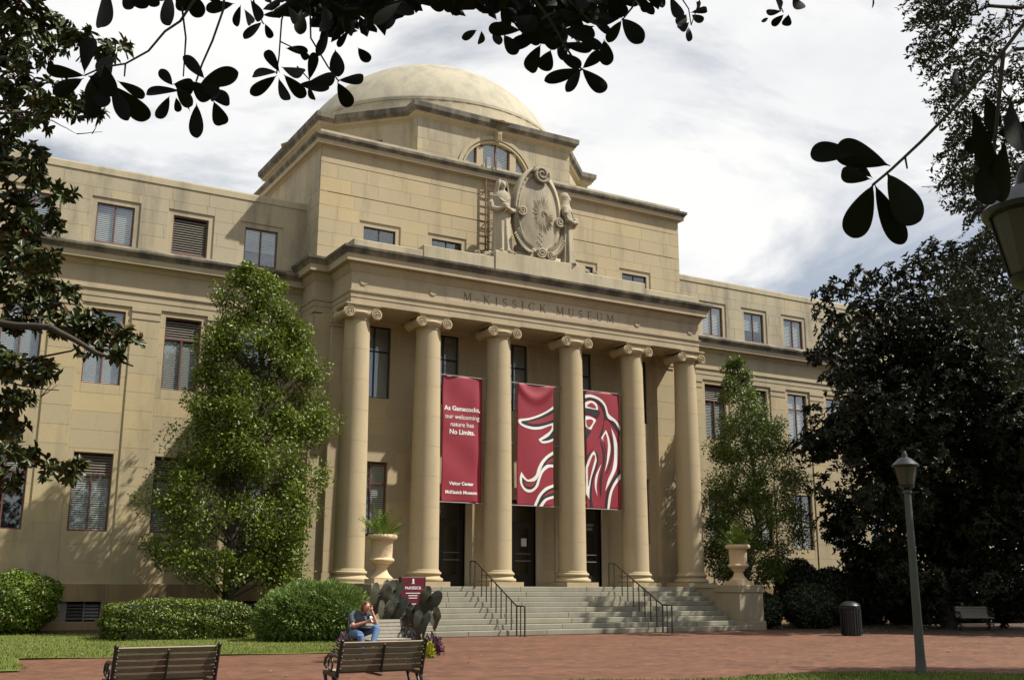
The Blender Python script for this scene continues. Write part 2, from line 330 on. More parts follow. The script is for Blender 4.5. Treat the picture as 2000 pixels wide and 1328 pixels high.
# front lawn: edge points read off the picture on the ground plane
FL = [(-30, -26), (-22, -23.5), (-16.5, -21.6), (-13.0, -20.0), (-10.9, -18.15), (-10.2, -18.6), (-9.0, -19.35), (-7.9, -19.35), (-6.9, -19.2), (-5.8, -19.25), (-4.7, -19.55), (-3.6, -20.2), (-2.6, -21.2), (-1.5, -23.0), (-0.5, -26), (-0.5, -40), (-30, -40)]
FL = [(-10.95, -19.6), (-10.7, -18.3), (-10.2, -18.75), (-9.2, -19.4), (-8.2, -19.42), (-6.9, -19.25), (-5.8, -19.3), (-4.7, -19.6), (-3.6, -20.3), (-2.6, -21.4), (-1.5, -23.2), (-0.5, -27), (-0.5, -44), (-34, -44), (-30, -30), (-22, -25.5), (-15, -22.5)]
mb = MB(); cx_, cy_ = -9, -30
mb.add([(cx_, cy_, G + 0.05)] + [(x, y, G + 0.035) for x, y in FL] + [(x, y, G - 0.01) for x, y in FL], [(0, i % len(FL) + 1, (i + 1) % len(FL) + 1) for i in range(len(FL))][::-1] + [(i + 1, (i + 1) % len(FL) + 1, (i + 1) % len(FL) + 1 + len(FL), i + 1 + len(FL)) for i in range(len(FL))])
tag(mb.build('front_lawn', 'grass'), kind='structure')

# ------------------------------------------------------------------ the museum
MUS = empty('museum_building', (0, 2, G), 'domed limestone museum with six ionic columns and banners', 'building')
YW, YB, YP, YK, XB, XF, YF = 2.836, 1.457, 1.30, 1.58, 8.44, 7.78, -0.42
BLOCKS = []     # (O, du, n, u0, u1, z0, z1, mat, parent)
PLANE_F = lambda y: (Vector((0, y, 0)), Vector((1, 0, 0)), Vector((0, -1, 0)))
def wall_mesh(pl, u0, u1, z0, z1, holes, thick, name, mat, parent):
    O, du, n = pl; us = sorted({u0, u1} | {h for a in holes for h in a[:2] if u0 < h < u1}); zs = sorted({z0, z1} | {h for a in holes for h in a[2:4] if z0 < h < z1})
    solid = lambda i, j: 0 <= i < len(us) - 1 and 0 <= j < len(zs) - 1 and not any(a[0] < (us[i] + us[i + 1]) / 2 < a[1] and a[2] < (zs[j] + zs[j + 1]) / 2 < a[3] for a in holes)
    mb = MB(); P = lambda u, z, d: O + du * u + Vector((0, 0, z)) - n * d
    def q(*p): mb.add(p, [(0, 1, 2, 3)])
    for i in range(len(us) - 1):
        for j in range(len(zs) - 1):
            if not solid(i, j): continue
            a, b_, c, d = us[i], us[i + 1], zs[j], zs[j + 1]
            q(P(a, c, 0), P(b_, c, 0), P(b_, d, 0), P(a, d, 0)); q(P(b_, c, thick), P(a, c, thick), P(a, d, thick), P(b_, d, thick))
            if not solid(i - 1, j): q(P(a, c, thick), P(a, c, 0), P(a, d, 0), P(a, d, thick))
            if not solid(i + 1, j): q(P(b_, c, 0), P(b_, c, thick), P(b_, d, thick), P(b_, d, 0))
            if not solid(i, j - 1): q(P(a, c, thick), P(b_, c, thick), P(b_, c, 0), P(a, c, 0))
            if not solid(i, j + 1): q(P(a, d, 0), P(b_, d, 0), P(b_, d, thick), P(a, d, thick))
    return mb.build(name, mat, parent)
def subtract(r, h):
    a, b, c, d = r; e, f, g, k = h
    if e >= b - 1e-6 or f <= a + 1e-6 or g >= d - 1e-6 or k <= c + 1e-6: return [r]
    o = []
    if a < e: o.append((a, e, c, d))
    if f < b: o.append((f, b, c, d))
    if c < g: o.append((max(a, e), min(b, f), c, g))
    if k < d: o.append((max(a, e), min(b, f), k, d))
    return o
def ashlar(pl, u0, u1, zs, joint, mat, parent, holes=(), off=0.5, forced=None, proud=0.006):
    O, du, n = pl
    for k in range(len(zs) - 1):
        if forced: js = forced
        else:
            st = u0 - joint * (((k * off) + rnd.uniform(-0.06, 0.06)) % 1.0); js = [u0]; x = st + joint
            while x < u1 - 0.25:
                if x > u0 + 0.25: js.append(x + rnd.uniform(-0.12, 0.12) * joint)
                x += joint * rnd.uniform(0.85, 1.15)
            js.append(u1)
        for a, b in zip(js[:-1], js[1:]):
            rs = [(a, b, zs[k], zs[k + 1])]
            for h in holes: rs = [q for r in rs for q in subtract(r, h)]
            for r in rs:
                if r[1] - r[0] > 0.05 and r[3] - r[2] > 0.05: BLOCKS.append((O, du, n, *r, mat, parent, proud))
def rng(a, b, n): return [a + (b - a) * i / n for i in range(n + 1)]

# --- window prototypes (local: x across, z up from the sill, outside towards -y)
def slats(mb, x0, x1, z0, z1, step, y, w, tilt, th=0.006):
    z = z0 + step * 0.5; c, s = math.cos(tilt) * w / 2, math.sin(tilt) * w / 2
    while z < z1 - step * 0.3:
        mb.add([(x, y + sy * c, z + sy * s + dz) for x in (x0, x1) for sy, dz in ((-1, 0), (1, 0), (1, th), (-1, th))], [(0, 1, 2, 3), (4, 7, 6, 5), (0, 4, 5, 1), (1, 5, 6, 2), (2, 6, 7, 3), (3, 7, 4, 0)]); z += step
def window_proto(w, h, transom=None, louver=None, blind='blind', fmat='frame', full_louver=False, drop=1.0, double=True):
    f = MB(); t_ = 0.05; y0, y1 = 0.10, 0.17; hw = w / 2
    f.box(-hw, -hw + t_, y0, y1, 0, h); f.box(hw - t_, hw, y0, y1, 0, h); f.box(-hw + t_, hw - t_, y0, y1, h - t_, h); f.box(-hw + t_, hw - t_, y0, y1, 0, t_)
    lz = h - louver if louver else h - t_; top = lz
    if louver: f.box(-hw + t_, hw - t_, y0, y1, lz - t_, lz); top = lz - t_
    if not full_louver:
        if double: f.box(-0.025, 0.025, y0, y1, t_, top)
        if transom: f.box(-hw + t_, hw - t_, y0 - 0.004, y1 + 0.004, transom - 0.025, transom + 0.025)
    root = f.build('window', fmat)
    if full_louver or louver:
        a = MB(); slats(a, -hw + t_, hw - t_, (t_ if full_louver else lz), h - t_, 0.088, y0 + 0.05, 0.085, math.radians(48), 0.012)
        tag(a.build('louver', 'louver', root), kind='stuff')
        MB().box(-hw + t_, hw - t_, 0.23, 0.25, (0.02 if full_louver else lz), h - 0.02).build('louver_back', 'interior', root)
    if not full_louver:
        spans = [(-hw + t_, -0.025), (0.025, hw - t_)] if double else [(-hw + t_, hw - t_)]
        for a_, b_ in spans:
            for c_, d_ in ([(t_, transom - 0.025), (transom + 0.025, top)] if transom else [(t_, top)]):
                MB().box(a_, b_, y0 + 0.03, y0 + 0.036, c_, d_).build('pane', 'glass', root)
        bl = MB(); slats(bl, -hw + t_, hw - t_, t_ + (1 - drop) * (top - t_), top, 0.070, y0 + 0.09, 0.062, math.radians(55))
        tag(bl.build('blind', blind, root), kind='stuff')
        MB().box(-hw, hw, 0.55, 0.60, -0.05, h + 0.05).build('room', 'interior', root)
    return root
def place_window(proto, x, y, z, first=[]):
    if proto.name in first: o = copy_tree(proto)
    else: o = proto; first.append(proto.name)
    o.location = (x, y, z); o.parent = MUS; o.matrix_parent_inverse = world(MUS).inverted(); return o
w3 = window_proto(1.24, 1.40); w3b = window_proto(1.24, 1.40, drop=0.62); w2b = window_proto(1.24, 2.55, transom=1.83, drop=0.5); w3l = window_proto(1.24, 1.40, full_louver=True)
w2 = window_proto(1.24, 2.55, transom=1.83); w2l = window_proto(1.24, 2.55, louver=0.72); w3s = window_proto(1.24, 1.40, blind='shade', drop=0.25)
w1l = window_proto(1.24, 2.55, louver=0.70); wd = window_proto(1.24, 2.70, transom=1.75, fmat='darkframe'); wb = window_proto(1.3, 1.10, fmat='darkframe', drop=0.05)

# --- wings
def surround(mb, xc, y, z0, z1, w, s=0.19, d=0.035):      # sunken flat frame round an attic window
    hw = w / 2; mb.box(xc - hw - s, xc - hw, y + d, y + 0.30, z0, z1 + s); mb.box(xc + hw, xc + hw + s, y + d, y + 0.30, z0, z1 + s); mb.box(xc - hw, xc + hw, y + d, y + 0.30, z1, z1 + s)
LW = [-10.09 - 2.57 * i for i in range(9)]; RW = [11.50 + 2.58 * i for i in range(8)]
def wing(xs, x0, x1, seed):
    w = 1.24; hw = 0.62
    holes = [(x - hw, x + hw, 12.9, 14.3) for x in xs] + [(x - hw, x + hw, 8.02, 10.57) for x in xs] + [(x - hw, x + hw, 3.19, 5.73) for x in xs] + [(x - hw, x + hw, 0.36, 0.99) for x in xs]
    pl = PLANE_F(YW)
    # attic storey
    wa = wall_mesh(pl, x0, x1, 12.55, 15.29, [(x - hw - 0.19, x + hw + 0.19, 12.86, 14.49) for x in xs], 0.35, 'attic_wall', 'mortar', MUS)
    ashlar(pl, x0, x1, [12.85, 13.37, 13.84, 14.31, 14.80, 15.285], 1.15, 'upper', wa, [(x - hw - 0.19, x + hw + 0.19, 12.8, 14.49) for x in xs])
    # architrave/frieze zone is a smooth entablature (swept below); storeys between
    wm = wall_mesh(PLANE_F(YW + 0.045), x0, x1, 1.52, 10.80, holes, 0.35, 'wing_wall', 'mortar', MUS)
    edges = sorted([x - 0.82 for x in xs] + [x + 0.82 for x in xs])
    zs = rng(1.54, 10.78, 15)
    pan = PLANE_F(YW + 0.045); pil = PLANE_F(YW)
    for x in xs: ashlar(pan, x - 0.80, x + 0.80, zs, 1.7, 'stone', wm, [h for h in holes if h[2] > 2], forced=[x - 0.80, x + 0.80])
    cuts = [x0] + edges + [x1]
    k0 = 0
    strips = [(cuts[0], cuts[1])] + [(cuts[i], cuts[i + 1]) for i in range(2, len(cuts) - 2, 2)] + [(cuts[-2], cuts[-1])]
    for a, b in strips:
        if b - a < 0.1: continue
        MB().box(a, b, YW + 0.003, YW + 0.05, 1.54, 10.78).build('pilaster_strip', 'mortar', wm)
        ashlar(pil, a, b, rng(1.54, 10.36, 14), 1.2, 'stone', wm, forced=([a, b] if b - a < 1.6 else None), proud=0.004)
        cp = MB(); cp.box(a - 0.012, b + 0.012, YW - 0.025, YW + 0.02, 10.36, 10.46); cp.box(a - 0.004, b + 0.004, YW - 0.012, YW + 0.02, 10.46, 10.62); cp.box(a - 0.02, b + 0.02, YW - 0.04, YW + 0.02, 10.62, 10.775); cp.build('pilaster_cap', 'trim', wm)
    bw = wall_mesh(PLANE_F(YW - 0.05), x0, x1, G - 0.25, 1.55, holes, 0.4, 'base_wall', 'mortar', MUS)
    ashlar(PLANE_F(YW - 0.05), x0, x1, [G - 0.1, 0.36, 0.99, 1.54], 1.5, 'dirtystone', bw, [h for h in holes if h[2] < 1])
    for x in xs:
        s = MB(); surround(s, x, YW, 12.82, 14.3, w); s.build('window_surround', 'upper', wa)
    # cornice + entablature
    path = [(x0, YW), (x1, YW)]
    e = MB(); sweep(e, path, [(0.012, 10.76), (0.012, 10.99), (0.03, 10.99), (0.03, 11.22), (0.075, 11.24), (0.075, 11.30), (0.0, 11.31), (0.0, 12.02), (0.05, 12.05), (0.09, 12.13), (0.14, 12.17), (0.14, 12.20), (0.315, 12.20), (0.315, 12.40), (0.34, 12.42)]); e.build('entablature', 'trim', MUS)
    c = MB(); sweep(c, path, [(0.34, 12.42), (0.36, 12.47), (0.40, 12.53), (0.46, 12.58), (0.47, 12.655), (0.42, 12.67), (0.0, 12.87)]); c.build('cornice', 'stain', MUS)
    p = MB(); sweep(p, path, [(-0.004, 15.25), (0.0, 15.315), (0.035, 15.32), (0.035, 15.53), (0.02, 15.58), (-0.5, 15.60)]); p.build('parapet', 'parapet', MUS)
    MB().box(x0, x1, YW + 0.3, YW + 15, 14.9, 15.1).build('flat_roof', 'panel', MUS)
    MB().box(x0, x1, YW + 4.0, YW + 4.1, G, 15).build('inner_wall', 'interior', MUS)
wing(LW, -33.0, -XB, 1); wing(RW, XB, 31.5, 2)
def wing_windows(xs, left):
    for i, x in enumerate(xs):
        if left: place_window({1: w3l, 4: w3l, 0: w3b}.get(i, w3), x, YW, 12.9); place_window({1: w2l, 4: w2l}.get(i, w2), x, YW + 0.045, 8.02); place_window({2: w1l, 1: w2l, 0: w1l, 3: w2b}.get(i, w2), x, YW + 0.045, 3.19)
        else: place_window(w3b if i in (1, 4) else w3, x, YW, 12.9); place_window(w2l if i in (0, 1) else (w2b if i == 3 else w2), x, YW + 0.045, 8.02); place_window(w2b if i in (3, 5) else w2, x, YW + 0.045, 3.19)
        g = MB(); g.box(x - 0.62, x + 0.62, YW + 0.22, YW + 0.26, 0.36, 0.99); o = g.build('vent_back', 'interior', MUS)
        v = MB(); v.box(x - 0.60, x - 0.44, YW + 0.05, YW + 0.09, 0.37, 0.98); v.box(x - 0.44, x - 0.40, YW + 0.06, YW + 0.12, 0.37, 0.98); v.box(x + 0.10, x + 0.14, YW + 0.06, YW + 0.12, 0.37, 0.98)
        slats(v, x - 0.40, x + 0.10, 0.40, 0.96, 0.10, YW + 0.09, 0.08, math.radians(-40), 0.012); slats(v, x + 0.14, x + 0.58, 0.40, 0.96, 0.10, YW + 0.13, 0.08, math.radians(50), 0.012)
        v.build('basement_vent', 'vent', MUS)
wing_windows(LW, True); wing_windows(RW, False)

# --- central mass: front strips, sides, attic block
cb = MB(); cb.box(-XB + 0.02, XB - 0.02, YK + 0.55, 18.4, G - 0.2, 17.45); cb.build('central_core', 'interior', MUS)
SIDE_L = (Vector((-XB, 0, 0)), Vector((0, -1, 0)), Vector((-1, 0, 0))); SIDE_R = (Vector((XB, 0, 0)), Vector((0, 1, 0)), Vector((1, 0, 0)))
for pl, u0, u1, nm in ((SIDE_L, -18.4, -YB, 'side_wall'), (SIDE_R, YB, 18.4, 'side_wall')):
    wl = wall_mesh(pl, u0, u1, G - 0.2, 17.50, [], 0.3, nm, 'mortar', MUS)
    a, b = (u0, u1)
    near = (-2.75, u1) if pl is SIDE_L else (u0, 2.75)
    ashlar(pl, near[0], near[1], rng(1.54, 11.05, 15), 1.3, 'stone', wl)
    ashlar(pl, a, b, [13.1, 13.62, 14.15, 14.67, 15.19, 15.70], 1.25, 'upper', wl); ashlar(pl, a, b, [15.735, 16.29, 16.83], 1.25, 'upper', wl); ashlar(pl, a, b, [16.85, 17.48], 1.25, 'upper', wl)
# front strips either side of the portico (Y = YB) and the pilasters behind the end columns
for s in (-1, 1):
    x0, x1 = sorted((s * 7.78, s * XB)); pl = PLANE_F(YB)
    fs = wall_mesh(pl, x0, x1, G - 0.2, 11.1, [], 0.3, 'end_wall', 'mortar', MUS); ashlar(pl, x0, x1, rng(1.54, 11.05, 15), 2.0, 'stone', fs, forced=[x0, x1])
    ashlar(pl, x0, x1, [G, 0.75, 1.53], 2.0, 'dirtystone', fs, forced=[x0, x1])
    x0, x1 = sorted((s * 6.88, s * 7.78)); pl = PLANE_F(YP)
    fs = wall_mesh(pl, x0, x1, 1.49, 11.1, [], 0.5, 'pilaster', 'mortar', MUS); ashlar(pl, x0, x1, rng(1.95, 10.60, 12), 2.0, 'stone', fs, forced=[x0, x1])
    pb = MB(); pb.box(x0 - 0.05, x1 + 0.05, YP - 0.05, YP + 0.2, 1.49, 1.72); pb.box(x0 - 0.03, x1 + 0.03, YP - 0.03, YP + 0.2, 1.72, 1.93); pb.build('pilaster_base', 'trim', fs); pb = MB(); pb.box(x0 - 0.04, x1 + 0.04, YP - 0.04, YP + 0.2, 10.62, 10.75); pb.box(x0 - 0.06, x1 + 0.06, YP - 0.06, YP + 0.2, 10.75, 11.08); pb.build('pilaster_cap', 'trim', fs)
# portico back wall
BAYS = [-5.96, -3.10, 0.0, 3.10, 5.96]
bh = [(x - 0.62, x + 0.62, 8.20, 10.90) for x in BAYS] + [(x - 0.62, x + 0.62, 3.22, 5.87) for x in (-5.96, 5.96)] + [(x - 0.97, x + 0.97, 1.3, 4.75) for x in BAYS[1:4]]
bwall = wall_mesh(PLANE_F(YK), -6.9, 6.9, 1.40, 11.2, bh, 0.3, 'portico_wall', 'mortar', MUS)
ashlar(PLANE_F(YK), -6.88, 6.88, rng(1.49, 10.98, 16), 1.35, 'stone', bwall, bh + [(x - 1.27, x + 1.27, 1.3, 5.05) for x in BAYS[1:4]])
for x in BAYS: place_window(wd, x, YK, 8.20)
for x in (-5.96, 5.96): place_window(w2, x, YK, 3.27)
for x in BAYS[1:4]:
    s = MB(); s.box(x - 1.25, x - 0.97, YK - 0.06, YK + 0.18, 1.49, 5.03); s.box(x + 0.97, x + 1.25, YK - 0.06, YK + 0.18, 1.49, 5.03); s.box(x - 0.97, x + 0.97, YK - 0.06, YK + 0.18, 4.75, 5.03); s.box(x - 1.35, x + 1.35, YK - 0.16, YK + 0.1, 5.03, 5.20)
    s.build('door_surround', 'panel', MUS)
    f = MB(); y0, y1 = YK + 0.12, YK + 0.20
    f.box(x - 0.97, x - 0.87, y0, y1, 1.49, 4.75); f.box(x + 0.87, x + 0.97, y0, y1, 1.49, 4.75); f.box(x - 0.87, x + 0.87, y0, y1, 4.65, 4.75); f.box(x - 0.87, x + 0.87, y0, y1, 3.85, 3.95); f.box(x - 0.03, x + 0.03, y0, y1, 1.49, 3.85)
    dr = f.build('door', 'darkframe', MUS)
    for a, b in ((x - 0.87, x - 0.03), (x + 0.03, x + 0.87)):
        l = MB(); l.box(a, a + 0.14, y0 + 0.02, y1 - 0.01, 1.50, 3.85); l.box(b - 0.14, b, y0 + 0.02, y1 - 0.01, 1.50, 3.85); l.box(a + 0.14, b - 0.14, y0 + 0.02, y1 - 0.01, 1.50, 1.90); l.box(a + 0.14, b - 0.14, y0 + 0.02, y1 - 0.01, 3.68, 3.85)
        l.build('door_leaf', 'darkframe', dr); MB().box(a + 0.14, b - 0.14, y0 + 0.05, y0 + 0.056, 1.90, 3.68).build('door_pane', 'glass', dr)
        pb = MB(); pb.bar((a + 0.08, y0 - 0.05, 2.45), (b - 0.08, y0 - 0.05, 2.45), 0.035); pb.bar((a + 0.08, y0 - 0.05, 2.72), (b - 0.08, y0 - 0.05, 2.72), 0.025)
        for q in (a + 0.09, b - 0.09):
            for z in (2.45, 2.72): pb.bar((q, y0 - 0.05, z), (q, y0 + 0.03, z), 0.025)
        pb.build('push_bar', 'vent', dr)
    MB().box(x - 0.87, x + 0.87, y0 + 0.05, y0 + 0.056, 3.95, 4.65).build('transom_pane', 'glass', dr)
    MB().box(x - 1.0, x + 1.0, YK + 0.50, YK + 0.54, 1.4, 4.8).build('dark_lobby', 'interior', dr)
    if x == 0.0: MB().box(x + 0.42, x + 0.64, y0 + 0.010, y0 + 0.046, 3.00, 3.30).build('notice', 'paper', dr)
# floor, soffit
MB().box(-7.9, 7.9, -0.75, YK + 0.2, 1.2, 1.49).build('portico_floor', 'step', MUS)
MB().box(-7.70, 7.70, -0.36, YK + 0.1, 11.09, 11.4).build('soffit', 'trim', MUS)
# coffers on the soffit: beams from each column back to the wall
cof = MB()
for x in (-7.35, -4.574, -1.625, 1.625, 4.574, 7.35): cof.box(x - 0.36, x + 0.36, 0.36, YK + 0.02, 10.98, 11.10)
cof.build('soffit_beam', 'trim', MUS)
# main entablature round the portico and the end strips
mp = [(-XB, YW + 0.4), (-XB, YB), (-XF, YB), (-XF, YF), (XF, YF), (XF, YB), (XB, YB), (XB, YW + 0.4)]
e = MB(); sweep(e, mp, [(-0.30, 11.087), (0.009, 11.087), (0.009, 11.32), (0.028, 11.32), (0.028, 11.49), (0.07, 11.52), (0.075, 11.575), (0.009, 11.585), (0.009, 12.235), (0.03, 12.25), (0.07, 12.33), (0.12, 12.42), (0.14, 12.48), (0.14, 12.545), (0.315, 12.545), (0.315, 12.77), (0.335, 12.79)]); e.build('entablature', 'trim', MUS)
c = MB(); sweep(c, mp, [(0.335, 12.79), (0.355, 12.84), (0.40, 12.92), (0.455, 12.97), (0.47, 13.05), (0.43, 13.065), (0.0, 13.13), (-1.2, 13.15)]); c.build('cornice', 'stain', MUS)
MB().box(-XF + 0.1, XF - 0.1, YF + 0.1, YB + 0.3, 12.95, 13.12).build('portico_roof', 'parapet', MUS)
# crescents on the frieze
for x in (-7.34, -4.63, 4.6, 7.34):
    o1 = [(0.15 * math.cos(a), 0.15 * math.sin(a)) for a in rng(math.radians(165), math.radians(325), 14)]; o2 = [(0.05 + 0.125 * math.cos(a), 0.045 + 0.125 * math.sin(a)) for a in rng(math.radians(325), math.radians(165), 14)]
    mb = MB(); pts = o1 + o2; n = len(pts); h = n // 2
    mb.v = [(x + p[0], YF - 0.04, 11.93 + p[1]) for p in pts] + [(x + p[0], YF + 0.01, 11.93 + p[1]) for p in pts]
    for i in range(h - 1): mb.f += [(i, i + 1, n - 2 - i, n - 1 - i)]
    for i in range(n): mb.f.append((i, (i + 1) % n, (i + 1) % n + n, i + n))
    mb.build('crescent', 'trim', MUS)
# inscription panel and letters
PN = MB().box(-4.08, 4.08, YF - 0.013, YF + 0.05, 11.66, 12.215).build('inscription_panel', 'panel', MUS)
def letter(ch):
    """stroke letter in a unit-high box: list of convex quads (x, z), with serifs; returns quads, width"""
    q = []; T, t_ = 0.15, 0.07
    def st(x0, z0, x1, z1, w):
        d = Vector((x1 - x0, z1 - z0)).normalized(); n = Vector((-d.y, d.x)) * (w / 2); q.append([(x0 + n.x, z0 + n.y), (x0 - n.x, z0 - n.y), (x1 - n.x, z1 - n.y), (x1 + n.x, z1 + n.y)])
    def sf(x, z): st(x - 0.13, z, x + 0.13, z, 0.05)
    def arc(cx, cz, rx, rz, a0, a1, w=lambda a: 0.11, n=12):
        A = rng(math.radians(a0), math.radians(a1), n)
        for a, b in zip(A[:-1], A[1:]):
            r = lambda a, k: (cx + (rx + k * w(a) / 2) * math.cos(a), cz + (rz + k * w(a) / 2) * math.sin(a)); q.append([r(a, 1), r(a, -1), r(b, -1), r(b, 1)])
    if ch == 'M':
        st(0.12, 0, 0.16, 1, t_); st(0.16, 1, 0.5, 0.05, T); st(0.5, 0.05, 0.84, 1, t_); st(0.86, 1, 0.9, 0, T); sf(0.12, 0.02); sf(0.9, 0.02); sf(0.10, 0.98); sf(0.92, 0.98); w = 1.0
    elif ch in 'IKEU':
        if ch != 'U': st(0.15, 0, 0.15, 1, T); sf(0.15, 0.02); sf(0.15, 0.98)
        w = 0.3
        if ch == 'K': st(0.2, 0.45, 0.68, 0.97, t_); st(0.33, 0.56, 0.75, 0.02, T); sf(0.68, 0.98); sf(0.76, 0.02); w = 0.88
        if ch == 'E': st(0.15, 0.03, 0.65, 0.03, t_); st(0.15, 0.97, 0.62, 0.97, t_); st(0.15, 0.52, 0.5, 0.52, t_); st(0.65, 0, 0.65, 0.18, 0.05); st(0.62, 1, 0.62, 0.84, 0.05); st(0.5, 0.44, 0.5, 0.6, 0.05); w = 0.7
        if ch == 'U': st(0.14, 0.97, 0.14, 0.33, T); st(0.68, 0.97, 0.68, 0.33, t_); arc(0.41, 0.34, 0.27, 0.31, 180, 360); sf(0.14, 0.98); sf(0.68, 0.98); w = 0.82
    elif ch in 'CG': arc(0.48, 0.5, 0.42, 0.46, 45, 315, lambda a: 0.07 + 0.08 * abs(math.cos(a))); st(0.78, 0.74, 0.8, 0.98, 0.05); w = 0.86
    elif ch == 'S': arc(0.3, 0.735, 0.21, 0.22, 30, 268); arc(0.3, 0.265, 0.23, 0.22, 88, -150); st(0.5, 0.8, 0.51, 0.98, 0.05); st(0.09, 0.02, 0.08, 0.22, 0.05); w = 0.62
    return q, w
def inscription(text, x0, x1, zb, h, y):
    adv = []; gap = 0.62
    for ch in text:
        if ch == ' ': adv.append(0.75)
        elif ch == 'c': adv.append(0.52 + gap * 0.6)
        else: adv.append(letter(ch)[1] + gap)
    k = (x1 - x0) / (sum(adv) - gap); x = x0
    for ch, a in zip(text, adv):
        if ch != ' ':
            s = 0.52 if ch == 'c' else 1.0; qs, w = letter(ch.upper()); mb = MB()
            for i, qd in enumerate(qs): mb.prism([(x + p[0] * s * min(k, h * 1.05), zb + p[1] * s * h) for p in qd], y - 0.0035 - 0.00005 * i, y + 0.01)
            mb.build('shade_toned_letter', 'letter', PN)
        x += a * k
inscription('McKISSICK MUSEUM', -3.39, 3.41, 11.765, 0.325, YF - 0.013)

# --- columns
CX = [-7.348, -4.574, -1.625, 1.625, 4.574, 7.348]
def col_r(z): 
    k = (z - 2.05) / (10.55 - 2.05); return 0.525 - 0.085 * max(0, k) ** 1.6
base = MB(); base.box(-0.70, 0.70, -0.70, 0.70, 1.485, 1.65)
tor = lambda r, z, h, n=6: [(r - 0.06 + 0.06 * math.cos(a), z + h / 2 + h / 2 * math.sin(a)) for a in rng(-math.pi / 2, math.pi / 2, n)]
base.lathe([(0.5, 1.65)] + tor(0.69, 1.65, 0.13) + [(0.60, 1.80), (0.57, 1.84), (0.59, 1.87)] + tor(0.63, 1.88, 0.11) + [(0.56, 2.0), (0.56, 2.03), (0.53, 2.06), (0.4, 2.06)], 40, (0, 0, 0), False)
base.lathe([(col_r(z) - 0.007, z) for z in rng(2.0, 10.6, 8)], 40, (0, 0, 0), False)
C0 = base.build('portico_column', 'column', MUS); autosmooth(C0, 40); C0.matrix_parent_inverse = world(MUS).inverted()
dz = rng(2.05, 10.56, 8)
for a, b in zip(dz[:-1], dz[1:]):
    mb = MB(); mb.lathe([(col_r(a + 0.004) - 0.02, a + 0.004)] + [(col_r(z), z) for z in rng(a + 0.004, b - 0.004, 3)] + [(col_r(b - 0.004) - 0.02, b - 0.004)], 40, (0, 0, 0), False)
    o = mb.build('shaft_drum', 'column', C0); autosmooth(o, 40)
cap = MB(); cap.lathe([(0.44, 10.52)] + tor(0.475, 10.53, 0.05) + [(0.445, 10.59), (0.47, 10.63), (0.55, 10.70), (0.57, 10.78), (0.5, 10.84)], 40, (0, 0, 0), False)
cap.box(-0.60, 0.60, -0.52, 0.52, 10.985, 11.03); cap.box(-0.64, 0.64, -0.55, 0.55, 11.03, 11.085)
for s in (-1, 1):      # sagging cushion between the volutes, front and back
    top = [(x, 10.985) for x in rng(-0.52, 0.52, 10)]; bot = [(x, 10.80 - 0.03 * math.cos(x / 0.52 * 1.57)) for x in rng(0.52, -0.52, 10)]
    cap.prism(top + bot, s * 0.44 - 0.05, s * 0.44 + 0.05)
o = cap.build('capital', 'column', C0); autosmooth(o, 35)
for s in (-1, 1):
    v = MB(); ys = rng(-0.5, 0.5, 8); v.tube([(s * 0.515, y, 10.765) for y in ys], [0.205 - 0.055 * math.cos(y / 0.5 * math.pi / 2) ** 0.7 if abs(y) < 0.49 else 0.205 for y in ys], 24)
    for f in (-1, 1):
        sp = [(s * (0.515 + 0.001) + s * (0.20 - 0.17 * q) * math.cos(q * 15.0 + 1.2), f * (0.505 + 0.02 * q), 10.765 + (0.20 - 0.17 * q) * math.sin(q * 15.0 + 1.2)) for q in rng(0, 1, 48)]
        v.tube(sp, [0.024 - 0.008 * q for q in rng(0, 1, 48)], 6); v.ball((s * 0.515, f * 0.52, 10.765), 0.035, n=10, m=6)
    autosmooth(v.build('volute', 'column', C0), 50)
for i, x in enumerate(CX):
    o = C0 if i == 0 else copy_tree(C0, MUS); o.location = (x, 0, 0)

# --- stepped parapet over the portico
pp = MB(); pp.box(-7.76, -5.05, YF, 0.5, 13.05, 13.45); pp.box(5.05, 7.76, YF, 0.5, 13.05, 13.45); pp.box(-5.05, -2.06, YF - 0.02, 0.6, 13.05, 13.66); pp.box(2.06, 5.05, YF - 0.02, 0.6, 13.05, 13.66); pp.box(-2.06, 2.06, YF - 0.06, 0.75, 13.05, 13.92)
bevel(pp.build('stepped_parapet', 'parapet', MUS), 0.02)
for s in (-1, 1):
    sc = MB()
    for k in range(2):
        cx = s * (2.30 + 0.42 * k); pts = [(cx + s * (0.16 - 0.05 * k) * (1 - q * 0.8) * math.cos(q * 8 + 2), -0.2, 13.66 + 0.13 + (0.15 - 0.05 * k) * (1 - q * 0.8) * math.sin(q * 8 + 2)) for q in rng(0, 1, 20)]
        sc.tube(pts, 0.05, 6)
    sc.tube([(s * 2.1, -0.2, 13.9), (s * 2.4, -0.2, 13.72), (s * 3.0, -0.2, 13.69)], [0.07, 0.06, 0.03], 6); autosmooth(sc.build('parapet_scroll', 'statue', MUS), 60)

